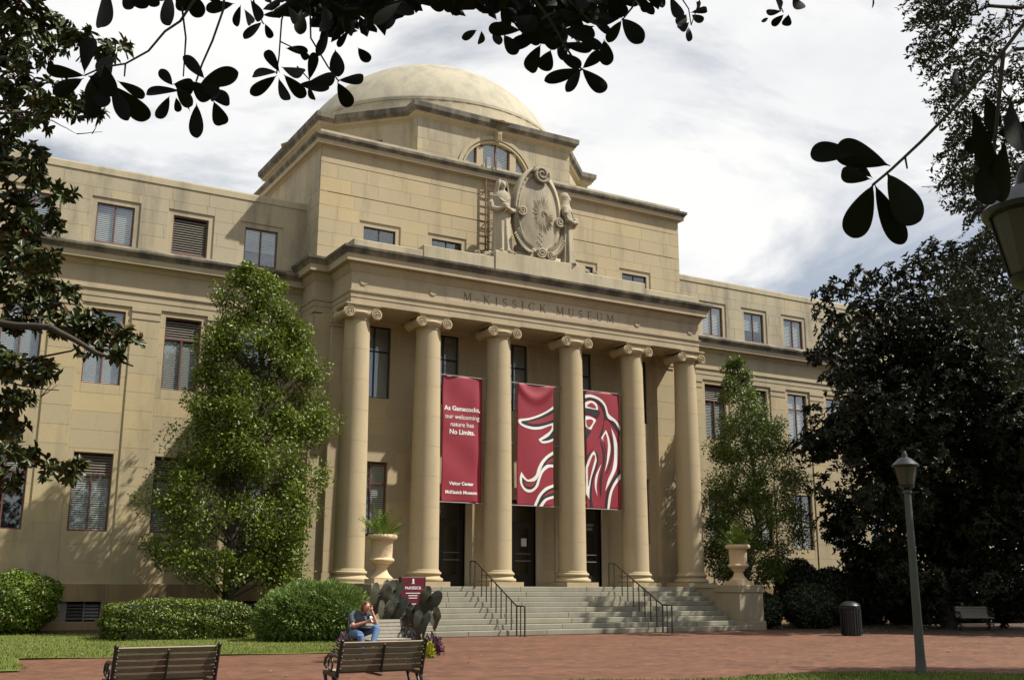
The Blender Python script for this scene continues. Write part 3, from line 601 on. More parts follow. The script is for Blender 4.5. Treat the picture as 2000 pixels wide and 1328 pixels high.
# --- attic block front, its windows and cornice
BW = [-5.98, -3.14, 3.14, 5.96]
bh = [(x - 0.84, x + 0.84, 13.1, 14.84) for x in BW]
fa = wall_mesh(PLANE_F(YB), -XB, XB, 12.9, 15.705, bh, 0.3, 'attic_front', 'mortar', MUS)
ashlar(PLANE_F(YB), -XB, XB, [13.1, 13.62, 14.15, 14.67, 15.19, 15.70], 1.3, 'stone', fa, bh)
fb = wall_mesh(PLANE_F(YB), -XB, XB, 15.735, 16.835, [], 0.3, 'attic_front', 'mortar', MUS); ashlar(PLANE_F(YB), -XB, XB, [15.737, 16.29, 16.833], 1.3, 'stone', fb)
fc = wall_mesh(PLANE_F(YB), -XB, XB, 16.855, 17.50, [], 0.3, 'attic_front', 'mortar', MUS); ashlar(PLANE_F(YB), -XB, XB, [16.857, 17.49], 1.6, 'stone', fc)
for x in BW:
    s = MB(); surround(s, x, YB, 13.1, 14.65, 1.3); s.build('window_surround', 'trim', fa)
for x in BW: place_window(wb, x, YB, 13.55)
ap = [(-XB, 18.4), (-XB, YB), (XB, YB), (XB, 18.4)]
e = MB(); sweep(e, ap, [(-0.05, 17.44), (0.03, 17.46), (0.06, 17.50), (0.20, 17.52), (0.20, 17.66), (0.22, 17.68)]); e.build('attic_entablature', 'trim', MUS)
c = MB(); sweep(c, ap, [(0.22, 17.68), (0.25, 17.74), (0.31, 17.80), (0.315, 17.90), (0.27, 17.92), (0.05, 17.96)]); c.build('attic_cornice', 'stain', MUS)
c = MB(); sweep(c, ap, [(0.06, 17.93), (0.08, 17.96), (0.08, 18.10), (-0.4, 18.12)]); c.build('blocking_course', 'parapet', MUS)
MB().box(-XB + 0.2, XB - 0.2, YB + 0.2, 18.3, 17.9, 18.05).build('attic_roof', 'parapet', MUS)

# --- drum with projecting faces, dome
DC = Vector((0, 9.95)); DS, DA, DR = 6.80, 3.75, 0.62
q0 = [(DA, -DS), (DA, -DS + DR), (DS - DR, -DA), (DS, -DA)]
def rot90(p, k):
    for _ in range(k): p = (-p[1], p[0])
    return p
octa = []
for k in range(4): octa += [rot90(p, k) for p in q0]       # counter-clockwise seen from above: the outside is on the right
octa = [(x + DC.x, y + DC.y) for x, y in octa]
for i in range(16):
    a = Vector(octa[i]); b_ = Vector(octa[(i + 1) % 16]); d = (b_ - a); L = d.length; d.normalize(); nrm = Vector((d.y, -d.x))
    pl = (Vector((a.x, a.y, 0)), Vector((d.x, d.y, 0)), Vector((nrm.x, nrm.y, 0)))
    front = nrm.y < -0.99 and L > 3
    hl = [(L / 2 - 1.64, L / 2 + 1.64, 18.2, 20.06)] if front else ([(L / 2 - 0.45, L / 2 + 0.45, 18.3, 19.75)] if 2 < L < 5 and nrm.y < -0.3 else [])
    w_ = wall_mesh(pl, 0, L, 17.9, 20.5, hl, 0.3, 'drum_wall', 'mortar', MUS)
    if nrm.y < 0.4: ashlar(pl, 0, L, [18.0, 18.5, 19.0, 19.5, 20.0, 20.45], 1.25, 'upper', w_, ([(L / 2 - 1.95, L / 2 + 1.95, 18.2, 20.32)] if front else hl), forced=([0, L] if L < 1.5 else None))
yd = DC.y - DS
arc_ = lambda r, n=24: [(r * math.cos(a), 18.39 + r * math.sin(a)) for a in rng(0, math.pi, n)]
sp = MB()       # spandrel between the arch and the rectangular opening
A = arc_(1.62); 
for i in range(len(A) - 1):
    f = lambda p: (p[0] / max(abs(p[0]) / 1.95, (p[1] - 18.39 + 1e-6) / 1.93, 1e-6), 18.39 + (p[1] - 18.39) / max(abs(p[0]) / 1.95, (p[1] - 18.39 + 1e-6) / 1.93, 1e-6))
    p, q = A[i], A[i + 1]; P_, Q_ = f(p), f(q)
    sp.add([(p[0], yd - 0.006, p[1]), (P_[0], yd - 0.006, P_[1]), (Q_[0], yd - 0.006, Q_[1]), (q[0], yd - 0.006, q[1]), (p[0], yd + 0.25, p[1]), (q[0], yd + 0.25, q[1])], [(0, 1, 2, 3), (0, 3, 5, 4)])
DWD = sp.build('arch_window', 'upper', MUS)
tr_ = MB()
for r0, r1, y in ((1.62, 1.70, 0.05), (1.76, 1.92, 0.07)):
    a0, a1 = arc_(r0), arc_(r1)
    for i in range(len(a0) - 1): tr_.add([(*[a0[i][0], yd - y, a0[i][1]],), (a1[i][0], yd - y, a1[i][1]), (a1[i + 1][0], yd - y, a1[i + 1][1]), (a0[i + 1][0], yd - y, a0[i + 1][1]), (a0[i][0], yd, a0[i][1]), (a1[i][0], yd, a1[i][1]), (a1[i + 1][0], yd, a1[i + 1][1]), (a0[i + 1][0], yd, a0[i + 1][1])], [(0, 1, 2, 3), (0, 3, 7, 4), (1, 5, 6, 2)])
tr_.build('arch_moulding', 'trim', DWD)
ml = MB(); ml.box(-0.96, -0.66, yd + 0.0, yd + 0.2, 18.1, 19.72); ml.box(0.66, 0.96, yd + 0.0, yd + 0.2, 18.1, 19.72); ml.build('arch_mullion', 'trim', DWD)
fr = MB()
for x0, x1 in ((-0.66, 0.66),): fr.box(x0, x0 + 0.05, yd + 0.1, yd + 0.16, 18.1, 19.95); fr.box(x1 - 0.05, x1, yd + 0.1, yd + 0.16, 18.1, 19.95); fr.box(-0.03, 0.03, yd + 0.1, yd + 0.16, 18.1, 19.99)
fr.box(-1.02, -0.96, yd + 0.1, yd + 0.16, 18.1, 19.7); fr.box(0.96, 1.02, yd + 0.1, yd + 0.16, 18.1, 19.7); fr.build('arch_frame', 'frame', DWD)
for x0, x1 in ((-1.6, -1.02), (-0.61, -0.03), (0.03, 0.61), (1.02, 1.6)): MB().box(x0, x1, yd + 0.13, yd + 0.136, 18.1, 20.1).build('arch_pane', 'glass', DWD)
bl = MB(); slats(bl, -1.6, 1.6, 18.1, 20.0, 0.07, yd + 0.20, 0.062, math.radians(55)); tag(bl.build('arch_blind', 'blind', DWD), kind='stuff')
MB().box(-1.7, 1.7, yd + 0.3, yd + 0.34, 18.0, 20.2).build('arch_room', 'interior', DWD)
k = MB(); k.prism([(-0.16, 20.52), (-0.12, 20.08), (0.12, 20.08), (0.16, 20.52)], yd - 0.22, yd - 0.02)
for x in (-0.09, -0.03, 0.03, 0.09): k.tube([(x, yd - 0.23, 20.5), (x * 0.85, yd - 0.27, 20.35), (x * 0.75, yd - 0.23, 20.1)], 0.025, 6)
k.build('keystone', 'trim', DWD)
e = MB(); sweep(e, octa, [(-0.05, 20.40), (0.02, 20.42), (0.05, 20.47), (0.16, 20.52), (0.16, 20.58), (0.2, 20.60)], True); e.build('drum_entablature', 'trim', MUS)
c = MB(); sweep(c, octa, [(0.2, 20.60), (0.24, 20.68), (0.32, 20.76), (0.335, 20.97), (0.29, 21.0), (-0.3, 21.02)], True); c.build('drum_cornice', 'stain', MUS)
rf = MB(); rf.lathe([(7.35, 20.9), (6.75, 21.02)], 8, (0, 9.95, 0)); rf.build('drum_roof', 'parapet', MUS)
rg = MB(); rg.lathe([(6.72, 20.6), (6.70, 21.12), (6.56, 21.15), (6.52, 21.42), (6.40, 21.45), (6.36, 21.72), (6.26, 21.75), (6.24, 22.0), (6.0, 22.02)], 64, (0, 9.95, 0), False); rg.build('dome_step_ring', 'parapet', MUS)
dm = MB(); dm.lathe([(math.sqrt(max(0, 6.9 ** 2 - (z - 19) ** 2)) + 0.0, z) for z in [19 + 6.9 * math.sin(a) for a in rng(math.asin(2.9 / 6.9), math.radians(89.3), 26)]], 72, (0, 9.95, 0), True); dm.build('dome', 'dome', MUS, True)
for s in (-1, 1):
    a = Vector((s * (DA + (DS - DR)) / 2, DC.y - (DA + (DS - DR)) / 2)); nrm = Vector((s, -1)).normalized(); dv = Vector((-nrm.y, nrm.x))
    f = MB(); T = Matrix(((dv.x, -nrm.x, 0, a.x), (dv.y, -nrm.y, 0, a.y), (0, 0, 1, 0), (0, 0, 0, 1)))
    for bx in ((-0.45, -0.39), (0.39, 0.45), (-0.03, 0.03)): f.box(*bx, 0.1, 0.16, 18.3, 19.75)
    f.box(-0.39, 0.39, 0.1, 0.16, 19.69, 19.75); o = f.build('window', 'frame', MUS); o.data.transform(T)
    g_ = MB().box(-0.39, 0.39, 0.13, 0.136, 18.3, 19.69).build('pane', 'glass', o); g_.data.transform(T); g_ = MB().box(-0.5, 0.5, 0.4, 0.44, 18.2, 19.8).build('room', 'interior', o); g_.data.transform(T)

# --- build the ashlar: the 300 that show largest one by one, the rest joined per wall
unit = MB().box(0, 1, 0, 1, 0, 1); UM = {}
def area_px(bk):
    O, du, n, u0, u1, z0, z1 = bk[:7]; c = O + du * ((u0 + u1) / 2) + Vector((0, 0, (z0 + z1) / 2))
    if (CP - c).dot(n) <= 0: return 0
    P = [project(O + du * u + Vector((0, 0, z))) for u, z in ((u0, z0), (u1, z0), (u1, z1), (u0, z1))]
    cx, cy = sum(p[0] for p in P) / 4, sum(p[1] for p in P) / 4
    if not (10 < cx < 1990 and 5 < cy < 1320): return 0
    return abs(sum(P[i][0] * P[(i + 1) % 4][1] - P[(i + 1) % 4][0] * P[i][1] for i in range(4))) / 2
order = sorted(range(len(BLOCKS)), key=lambda i: -area_px(BLOCKS[i])); chosen = set(order[:300]); rest = {}
JG = 0.006
for i, (O, du, n, u0, u1, z0, z1, mt, par, proud) in enumerate(BLOCKS):
    u0 += JG; u1 -= JG; z0 += JG; z1 -= JG; pr = proud + rnd.uniform(-0.002, 0.002); dp = 0.03
    org = O + du * u0 + Vector((0, 0, z0)) + n * pr
    if i in chosen:
        if mt not in UM: UM[mt] = unit.mesh('ashlar_block', mt)
        o = D.objects.new('ashlar_block', UM[mt]); COL.objects.link(o); parent_to(o, par)
        X, Y, Z = du * (u1 - u0), -n * dp, Vector((0, 0, z1 - z0))
        o.matrix_basis = Matrix(((X.x, Y.x, Z.x, org.x), (X.y, Y.y, Z.y, org.y), (X.z, Y.z, Z.z, org.z), (0, 0, 0, 1)))
    else:
        mb = rest.setdefault((par.name, mt), (MB(), par))[0]
        vs = [org + du * (u1 - u0) * a - n * dp * b + Vector((0, 0, z1 - z0)) * c for c in (0, 1) for b in (0, 1) for a in (0, 1)]
        mb.add(vs, [(0, 2, 3, 1), (4, 5, 7, 6), (0, 1, 5, 4), (2, 6, 7, 3), (0, 4, 6, 2), (1, 3, 7, 5)])
for (nm, mt), (mb, par) in rest.items(): tag(mb.build('ashlar_facing', mt, par), kind='stuff')
# ------------------------------------------------------------------ entrance stairs with cheek walls
ST = empty('entrance_stairs', (0, -3.5, G), 'broad grey stone steps climbing to the columned porch', 'stairs')
RZ = (1.49 - G) / 9; TD = 0.3375
for i in range(9):
    y0 = -3.5 + TD * i; z1 = G + RZ * (i + 1); hx = 6.9 if i else 7.3
    js = [-hx]; x = -hx + rnd.uniform(1.2, 2.8)
    while x < hx - 1.0: js.append(x); x += rnd.uniform(2.2, 3.4)
    js.append(hx)
    for a, b in zip(js[:-1], js[1:]):
        mb = MB(); mb.box(a + 0.004, b - 0.004, y0 + rnd.uniform(-.004, .004), y0 + TD + (0.45 if i == 8 else 0.06), z1 - RZ + 0.004, z1 + rnd.uniform(-0.003, 0.003)); bevel(mb.build('step_stone', 'step', ST), 0.018, 2)
sb = MB(); sb.add([(x, y, z) for x in (-6.95, 6.95) for y, z in ((-3.42, G - .05), (-0.5, 1.40), (-0.5, G - 0.05))], [(0, 1, 2), (3, 5, 4), (0, 3, 4, 1), (1, 4, 5, 2), (0, 2, 5, 3)]); sb.build('step_core', 'step', ST)
for s in (-1, 1):
    x = lambda a, b: sorted((s * a, s * b))
    mb = MB(); mb.box(*x(6.88, 7.80), -2.2, 0.2, G - 0.1, 1.44); o = bevel(mb.build('cheek_wall', 'pedestal', ST), 0.015); 
    mb = MB(); mb.box(*x(6.84, 7.86), -2.2, 0.5, 1.44, 1.58); bevel(mb.build('cheek_coping', 'pedestal', ST), 0.02)
    mb = MB(); mb.box(*x(6.70, 8.00), -3.46, -2.05, G - 0.1, 0.28); mb.box(*x(6.76, 7.95), -3.41, -2.1, 0.28, 1.30); bevel(mb.build('pedestal', 'pedestal', ST), 0.015)
    mb = MB(); mb.box(*x(6.72, 7.98), -3.44, -2.07, 1.30, 1.58); bevel(mb.build('pedestal_cap', 'pedestal', ST), 0.02)
    mb = MB(); mb.box(*x(7.0, 8.2), -0.65, YB + 0.1, G - 0.1, 1.47); mb.build('porch_base', 'dirtystone', ST)

# handrails
def handrail(x, label):
    R_ = empty('handrail', (x, -3.6, G), label, 'handrail', 'handrails on the entrance steps')
    stz = lambda y: 1.49 if y > -0.8 else (G if y < -3.5 else G + RZ * (math.floor((y + 3.5) / TD) + 1))
    H = 0.86; line = lambda y: G + RZ + (y + 3.5) * (RZ / TD)      # nosing line
    pts = [(x, -0.45, 1.49 + H), (x, -0.82, 1.49 + H)] + [(x, -3.62, line(-3.62) + H - 0.02), (x, -4.16, line(-3.62) + H - 0.04), (x, -4.18, line(-3.62) + H - 0.12)]
    mb = MB(); mb.tube(pts, 0.026, 8); autosmooth(mb.build('top_rail', 'rail', R_), 60)
    ys = [-0.46, -0.80] + [-0.80 - 0.3375 * k - 0.15 for k in range(1, 9)] + [-3.90, -4.16]
    for y in ys:
        zt = (1.49 + H) if y > -0.83 else (line(y) + H - 0.01 if y > -3.62 else line(-3.62) + H - 0.03)
        mb = MB(); mb.bar((x, y, stz(y) - 0.01), (x, y, zt), 0.03 if y not in (ys[0], ys[-1], ys[-3]) else 0.04); mb.box(x - 0.04, x + 0.04, y - 0.04, y + 0.04, stz(y), stz(y) + 0.015); mb.build('baluster', 'rail', R_)
handrail(-2.97, 'dark metal stair rail between the second and third columns'); handrail(2.97, 'dark metal stair rail between the fourth and fifth columns')

# urns with palms
UP = [(0.36, 0.14), (0.37, 0.17), (0.33, 0.20), (0.25, 0.28), (0.20, 0.36), (0.175, 0.46), (0.18, 0.50), (0.23, 0.52), (0.24, 0.55), (0.23, 0.58), (0.28, 0.60), (0.35, 0.65), (0.395, 0.69), (0.40, 0.73), (0.37, 0.76), (0.335, 0.78), (0.33, 0.82), (0.345, 1.30), (0.37, 1.33), (0.45, 1.36), (0.475, 1.41), (0.47, 1.46), (0.44, 1.50), (0.39, 1.50), (0.36, 1.42), (0.30, 1.40)]
def urn(x, label, plabel):
    mb = MB(); mb.box(-0.39, 0.39, -0.39, 0.39, 0, 0.145); mb.lathe(UP, 40)
    o = autosmooth(mb.build('stone_urn', 'urn'), 38); o.location = (x, -2.76, 1.578); tag(o, label, 'urn', 'stone urns flanking the steps')
    V, Fc = [], []; base = Vector((x, -2.76, 1.578 + 1.38)); mb = MB()
    for k in range(64):      # palm fronds: arched midrib with blades
        az = rnd.uniform(0, 2 * math.pi); el = rnd.uniform(0.55, 1.5); L = rnd.uniform(0.65, 1.1); p = base + Vector((math.cos(az), math.sin(az), 0)) * rnd.uniform(0, 0.12)
        prev = p.copy(); d0 = Vector((math.cos(az) * math.cos(el), math.sin(az) * math.cos(el), math.sin(el)))
        for q in range(1, 9):
            f = q / 8; c = p + d0 * (L * f) - Vector((0, 0, 0.32 * f * f * math.cos(el)))
            if q >= 3:
                side = d0.cross(Vector((0, 0, 1))).normalized()
                for sd in (-1, 1):
                    tip = c + side * sd * 0.17 * (1.15 - f * 0.6) + d0 * 0.13 + Vector((0, 0, rnd.uniform(-0.05, 0.04))); mb.add([c - d0 * 0.02, tip, c + d0 * 0.022], [(0, 1, 2)])
            mb.bar(prev, c, 0.008); prev = c
    pl = mb.build('palm', 'palm'); tag(pl, plabel, 'plant', 'palms in the urns')
urn(-7.36, 'pale urn on the pedestal behind the garnet sign', 'spiky green palm in the urn behind the garnet sign')
urn(7.36, 'pale urn on the grey pedestal in front of the leafy slim tree', 'spiky green palm in the urn before the slim tree')

# ------------------------------------------------------------------ banners
def text_mesh(body, size, bold=0.0, spacing=1.0):
    cu = D.curves.new('text', 'FONT'); cu.body = body; cu.size = size; cu.align_x = 'CENTER'; cu.offset = bold; cu.space_character = spacing; cu.resolution_u = 4
    to = D.objects.new('text_tmp', cu); COL.objects.link(to); bpy.context.view_layer.update()
    me = D.meshes.new_from_object(to.evaluated_get(bpy.context.evaluated_depsgraph_get())); D.objects.remove(to); D.curves.remove(cu); return me
ZT, ZB = 8.99, 4.41
def sagy(x0, x1, x, z, k):
    u = (x - x0) / (x1 - x0); v = (z - ZB) / (ZT - ZB); top = max(0, (v - 0.45) / 0.55)
    if k == 1: return 0.05 * math.sin(u * 9 + (1 - v) * 7) * top * (1 - u) + 0.012 * math.sin(v * 16 + u * 5) + 0.015 * math.sin(u * 5)
    if k == 2: return -0.07 * top * math.exp(-((v - 0.88 - 0.5 * (u - 0.5) ** 2) / 0.045) ** 2) + 0.014 * math.sin(u * 6 + v * 5)
    return 0.022 * math.sin(u * 12 - v * 9) * top * u + 0.012 * math.sin(v * 9 + u * 4)
def banner(x0, x1, k, label):
    B = empty('banner', ((x0 + x1) / 2, -0.05, ZB), label, 'banner', 'garnet banners between the columns')
    mb = MB(); nx, nz = 26, 60
    for j in range(nz + 1):
        for i in range(nx + 1):
            x = x0 + (x1 - x0) * i / nx; z = ZB + (ZT - ZB) * j / nz; y = -0.05 + sagy(x0, x1, x, z, k)
            if k == 1 and i > 21: y += 0.10 * ((i - 21) / 5) ** 1.3
            mb.v.append((x, y, z))
    for j in range(nz):
        for i in range(nx): a = j * (nx + 1) + i; mb.f.append((a, a + 1, a + nx + 2, a + nx + 1))
    o = mb.build('banner_cloth', 'red', B, True); sd = o.modifiers.new('thick', 'SOLIDIFY'); sd.thickness = 0.004; sd.offset = 1
    cl = min(CX, key=lambda c: abs(c - (x0 - 0.7))); cr = min(CX, key=lambda c: abs(c - (x1 + 0.7)))
    for z in (ZT, (ZT + ZB) / 2 + 0.02, ZB):
        yr = -0.05 if z != (ZT + ZB) / 2 + 0.02 else 0.06; p = MB(); p.tube([(cl + 0.45, yr, z), (cr - 0.45, yr, z)], 0.02, 8); p.build('banner_rod', 'vent', B)
    return B
def warp(me, x0, x1, k, lift):
    for v in me.vertices: v.co = (v.co.x, -0.05 + sagy(x0, x1, v.co.x, v.co.z, k) - lift, v.co.z)
def banner_text(B, x0, x1, body, xc, z, size, bold, k=1, mat='white', lift=0.012):
    me = text_mesh(body, size, bold)
    for v in me.vertices: v.co = (xc + v.co.x, 0, z + v.co.y)
    warp(me, x0, x1, k, lift); me.materials.clear(); link('banner_text', me, B, mat)
b1, b2, b3 = (-3.97, -2.30), (-0.845, 0.76), (2.26, 3.89)
B1 = banner(*b1, 1, 'garnet banner lettered As Gamecocks our welcoming nature has No Limits')
xc = (b1[0] + b1[1]) / 2
for body, z, sz, bd in (('As Gamecocks,', 7.72, 0.232, 0.006), ('our welcoming', 7.42, 0.232, 0.001), ('nature has', 7.14, 0.232, 0.001), ('No Limits.', 6.86, 0.245, 0.007), ('Visitor Center', 5.03, 0.165, 0.006), ('McKissick Museum', 4.72, 0.165, 0.006)): banner_text(B1, *b1, body, xc - 0.03, z, sz, bd)
# printed curves, traced in a picture strip (pixel space of one strip) and mapped on the cloth
def shape(B, bx, k, corners, poly, mat, lift):
    (lx0, ly0), (rx0, ry0), (lx1, ly1), (rx1, ry1) = corners     # TL TR BL BR
    pts = []
    def cm(P, closed=True):
        n = len(P); o = []
        for i in range(n):
            a, b, c, d = (P[(i + j - 1) % n] for j in range(4)); sharp_b = len(b) > 2; sharp_c = len(c) > 2
            a = b if sharp_b else a; d = c if sharp_c else d
            for q in range(6):
                t_ = q / 6; o.append(tuple(0.5 * ((2 * b[w]) + (-a[w] + c[w]) * t_ + (2 * a[w] - 5 * b[w] + 4 * c[w] - d[w]) * t_ ** 2 + (-a[w] + 3 * b[w] - 3 * c[w] + d[w]) * t_ ** 3) for w in (0, 1)))
        return o
    for px, py in cm(poly):
        u = (px - lx0) / (rx0 - lx0); u = min(1, max(0, u)); yt = ly0 + (ry0 - ly0) * u; yb = ly1 + (ry1 - ly1) * u; v = min(1, max(0, (yb - py) / (yb - yt)))
        pts.append((bx[0] + (bx[1] - bx[0]) * u, 0, ZB + (ZT - ZB) * v))
    from mathutils.geometry import tessellate_polygon
    vs = [Vector(p) for p in pts]; tris = tessellate_polygon([vs]); me = D.meshes.new('banner_print'); me.from_pydata(pts, [], [tuple(t_) for t_ in tris])
    import bmesh
    bm = bmesh.new(); bm.from_mesh(me); 
    for _ in range(2): bmesh.ops.subdivide_edges(bm, edges=[e_ for e_ in bm.edges if e_.calc_length() > 0.25], cuts=1)
    bmesh.ops.triangulate(bm, faces=bm.faces); bm.to_mesh(me); bm.free(); warp(me, *bx, k, lift); link('banner_print', me, B, mat)
B2 = banner(*b2, 2, 'garnet banner with two white and black hooked curves')
K2 = ((782, 135), (1100, 162), (770, 1220), (1100, 1235)); S = 's'
W2 = [[(1100, 340, S), (1040, 385), (960, 425), (880, 450), (800, 462), (800, 500), (850, 535), (930, 553), (1000, 545), (1085, 515), (1075, 560), (1020, 605), (970, 640, S), (1000, 672), (1060, 668), (1100, 650, S)],
      [(1100, 745, S), (1040, 785), (990, 840), (960, 900), (940, 960), (890, 995), (860, 985), (822, 928, S), (808, 985), (820, 1050), (860, 1100), (910, 1105), (960, 1060), (985, 985), (1010, 930), (1060, 890), (1100, 888, S)],
      [(1100, 1038, S), (1030, 1065), (975, 1120), (945, 1180), (925, 1234, S), (1000, 1234, S), (1040, 1180), (1100, 1160, S)]]
K_2 = [[(1100, 366, S), (1040, 405), (970, 440), (880, 470), (818, 483), (850, 510), (930, 528), (1010, 518), (1100, 488, S)], [(1100, 555, S), (1060, 610), (995, 650), (1050, 648), (1100, 628, S)],
       [(1100, 775, S), (1050, 810), (1010, 860), (985, 920), (960, 980), (930, 1010), (870, 1012), (828, 975, S), (832, 1030), (860, 1072), (905, 1080), (940, 1050), (962, 985), (990, 915), (1040, 865), (1100, 860, S)], [(1100, 1062, S), (1040, 1090), (990, 1140), (948, 1234, S), (968, 1234, S), (1020, 1165), (1100, 1135, S)]]
R_2 = [[(1100, 400, S), (1040, 435), (960, 465), (865, 490), (930, 503), (1020, 490), (1100, 462, S)], [(1100, 800, S), (1060, 825), (1030, 858), (1060, 850), (1100, 838, S)], [(835, 1015, S), (890, 1025), (938, 1012), (925, 1048), (895, 1062), (855, 1050)], [(1100, 1085, S), (1050, 1105), (1005, 1150), (1050, 1130), (1100, 1112, S)]]
for P in W2: shape(B2, b2, 2, K2, P, 'white', 0.010)
for P in K_2: shape(B2, b2, 2, K2, P, 'black', 0.015)
for P in R_2: shape(B2, b2, 2, K2, P, 'logored', 0.020)
B3 = banner(*b3, 3, 'garnet banner with looping white and black plume curves')
K3 = ((1393, 192), (1697, 225), (1393, 1250), (1697, 1260))
W3 = [[(1393, 232, S), (1450, 230), (1530, 270), (1575, 330), (1600, 405), (1660, 460), (1697, 520, S), (1697, 560, S), (1650, 480), (1590, 440), (1560, 340), (1510, 280), (1440, 255), (1393, 262, S)],
      [(1393, 300, S), (1445, 285), (1490, 310), (1505, 355), (1495, 372), (1450, 360), (1393, 350, S)], [(1393, 425, S), (1440, 432), (1485, 462), (1460, 510), (1437, 548), (1393, 520, S)],
      [(1393, 870, S), (1430, 780), (1462, 740, S), (1488, 800), (1470, 880), (1435, 1000), (1420, 1170, S), (1393, 1120, S)], [(1525, 855, S), (1495, 960), (1482, 1060), (1492, 1145, S), (1468, 1060), (1475, 960)],
      [(1530, 620, S), (1575, 550, S), (1600, 620), (1612, 720), (1590, 830), (1555, 925, S), (1580, 800), (1575, 700)], [(1620, 530, S), (1660, 620), (1680, 740), (1665, 880), (1620, 980), (1557, 1095, S), (1580, 1000), (1625, 900), (1645, 780), (1640, 650)],
      [(1697, 985, S), (1650, 1040), (1615, 1120), (1592, 1257, S), (1575, 1257, S), (1590, 1130), (1630, 1030), (1697, 940, S)]]
BL3 = [[(1393, 262, S), (1440, 255), (1510, 280), (1560, 340), (1590, 440), (1650, 480), (1697, 560, S), (1697, 600, S), (1640, 510), (1590, 455), (1560, 470), (1540, 600), (1500, 640), (1393, 830, S), (1393, 790, S), (1450, 720), (1520, 600), (1560, 450), (1540, 350), (1490, 290), (1430, 272), (1393, 290, S)],
       [(1393, 352, S), (1450, 362), (1505, 372), (1520, 400), (1500, 440), (1440, 412), (1393, 405, S)], [(1470, 735, S), (1500, 790), (1490, 880), (1450, 1010), (1440, 1150), (1455, 1255, S), (1430, 1255, S), (1420, 1130), (1440, 990), (1485, 850)],
       [(1520, 640, S), (1555, 720), (1565, 820), (1535, 960), (1520, 1160, S), (1510, 1000), (1540, 850), (1540, 740)], [(1590, 540, S), (1620, 640), (1622, 760), (1590, 880), (1560, 960, S), (1605, 880), (1635, 760), (1630, 640)],
       [(1697, 930, S), (1640, 1010), (1590, 1110), (1570, 1257, S), (1555, 1257, S), (1572, 1110), (1625, 990), (1697, 895, S)], [(1393, 545, S), (1440, 560), (1415, 610), (1393, 640, S)]]
R3 = [[(1405, 330, S), (1445, 305), (1480, 330), (1488, 355, S), (1445, 345)], [(1400, 460, S), (1440, 455), (1462, 475), (1430, 525), (1405, 510)], [(1410, 890, S), (1450, 780), (1470, 800), (1440, 920), (1410, 1060, S)], [(1548, 620, S), (1572, 585), (1590, 680), (1580, 780, S), (1565, 700)]]
for P in W3: shape(B3, b3, 3, K3, P, 'white', 0.010)
for P in BL3: shape(B3, b3, 3, K3, P, 'black', 0.015)
for P in R3: shape(B3, b3, 3, K3, P, 'logored', 0.020)

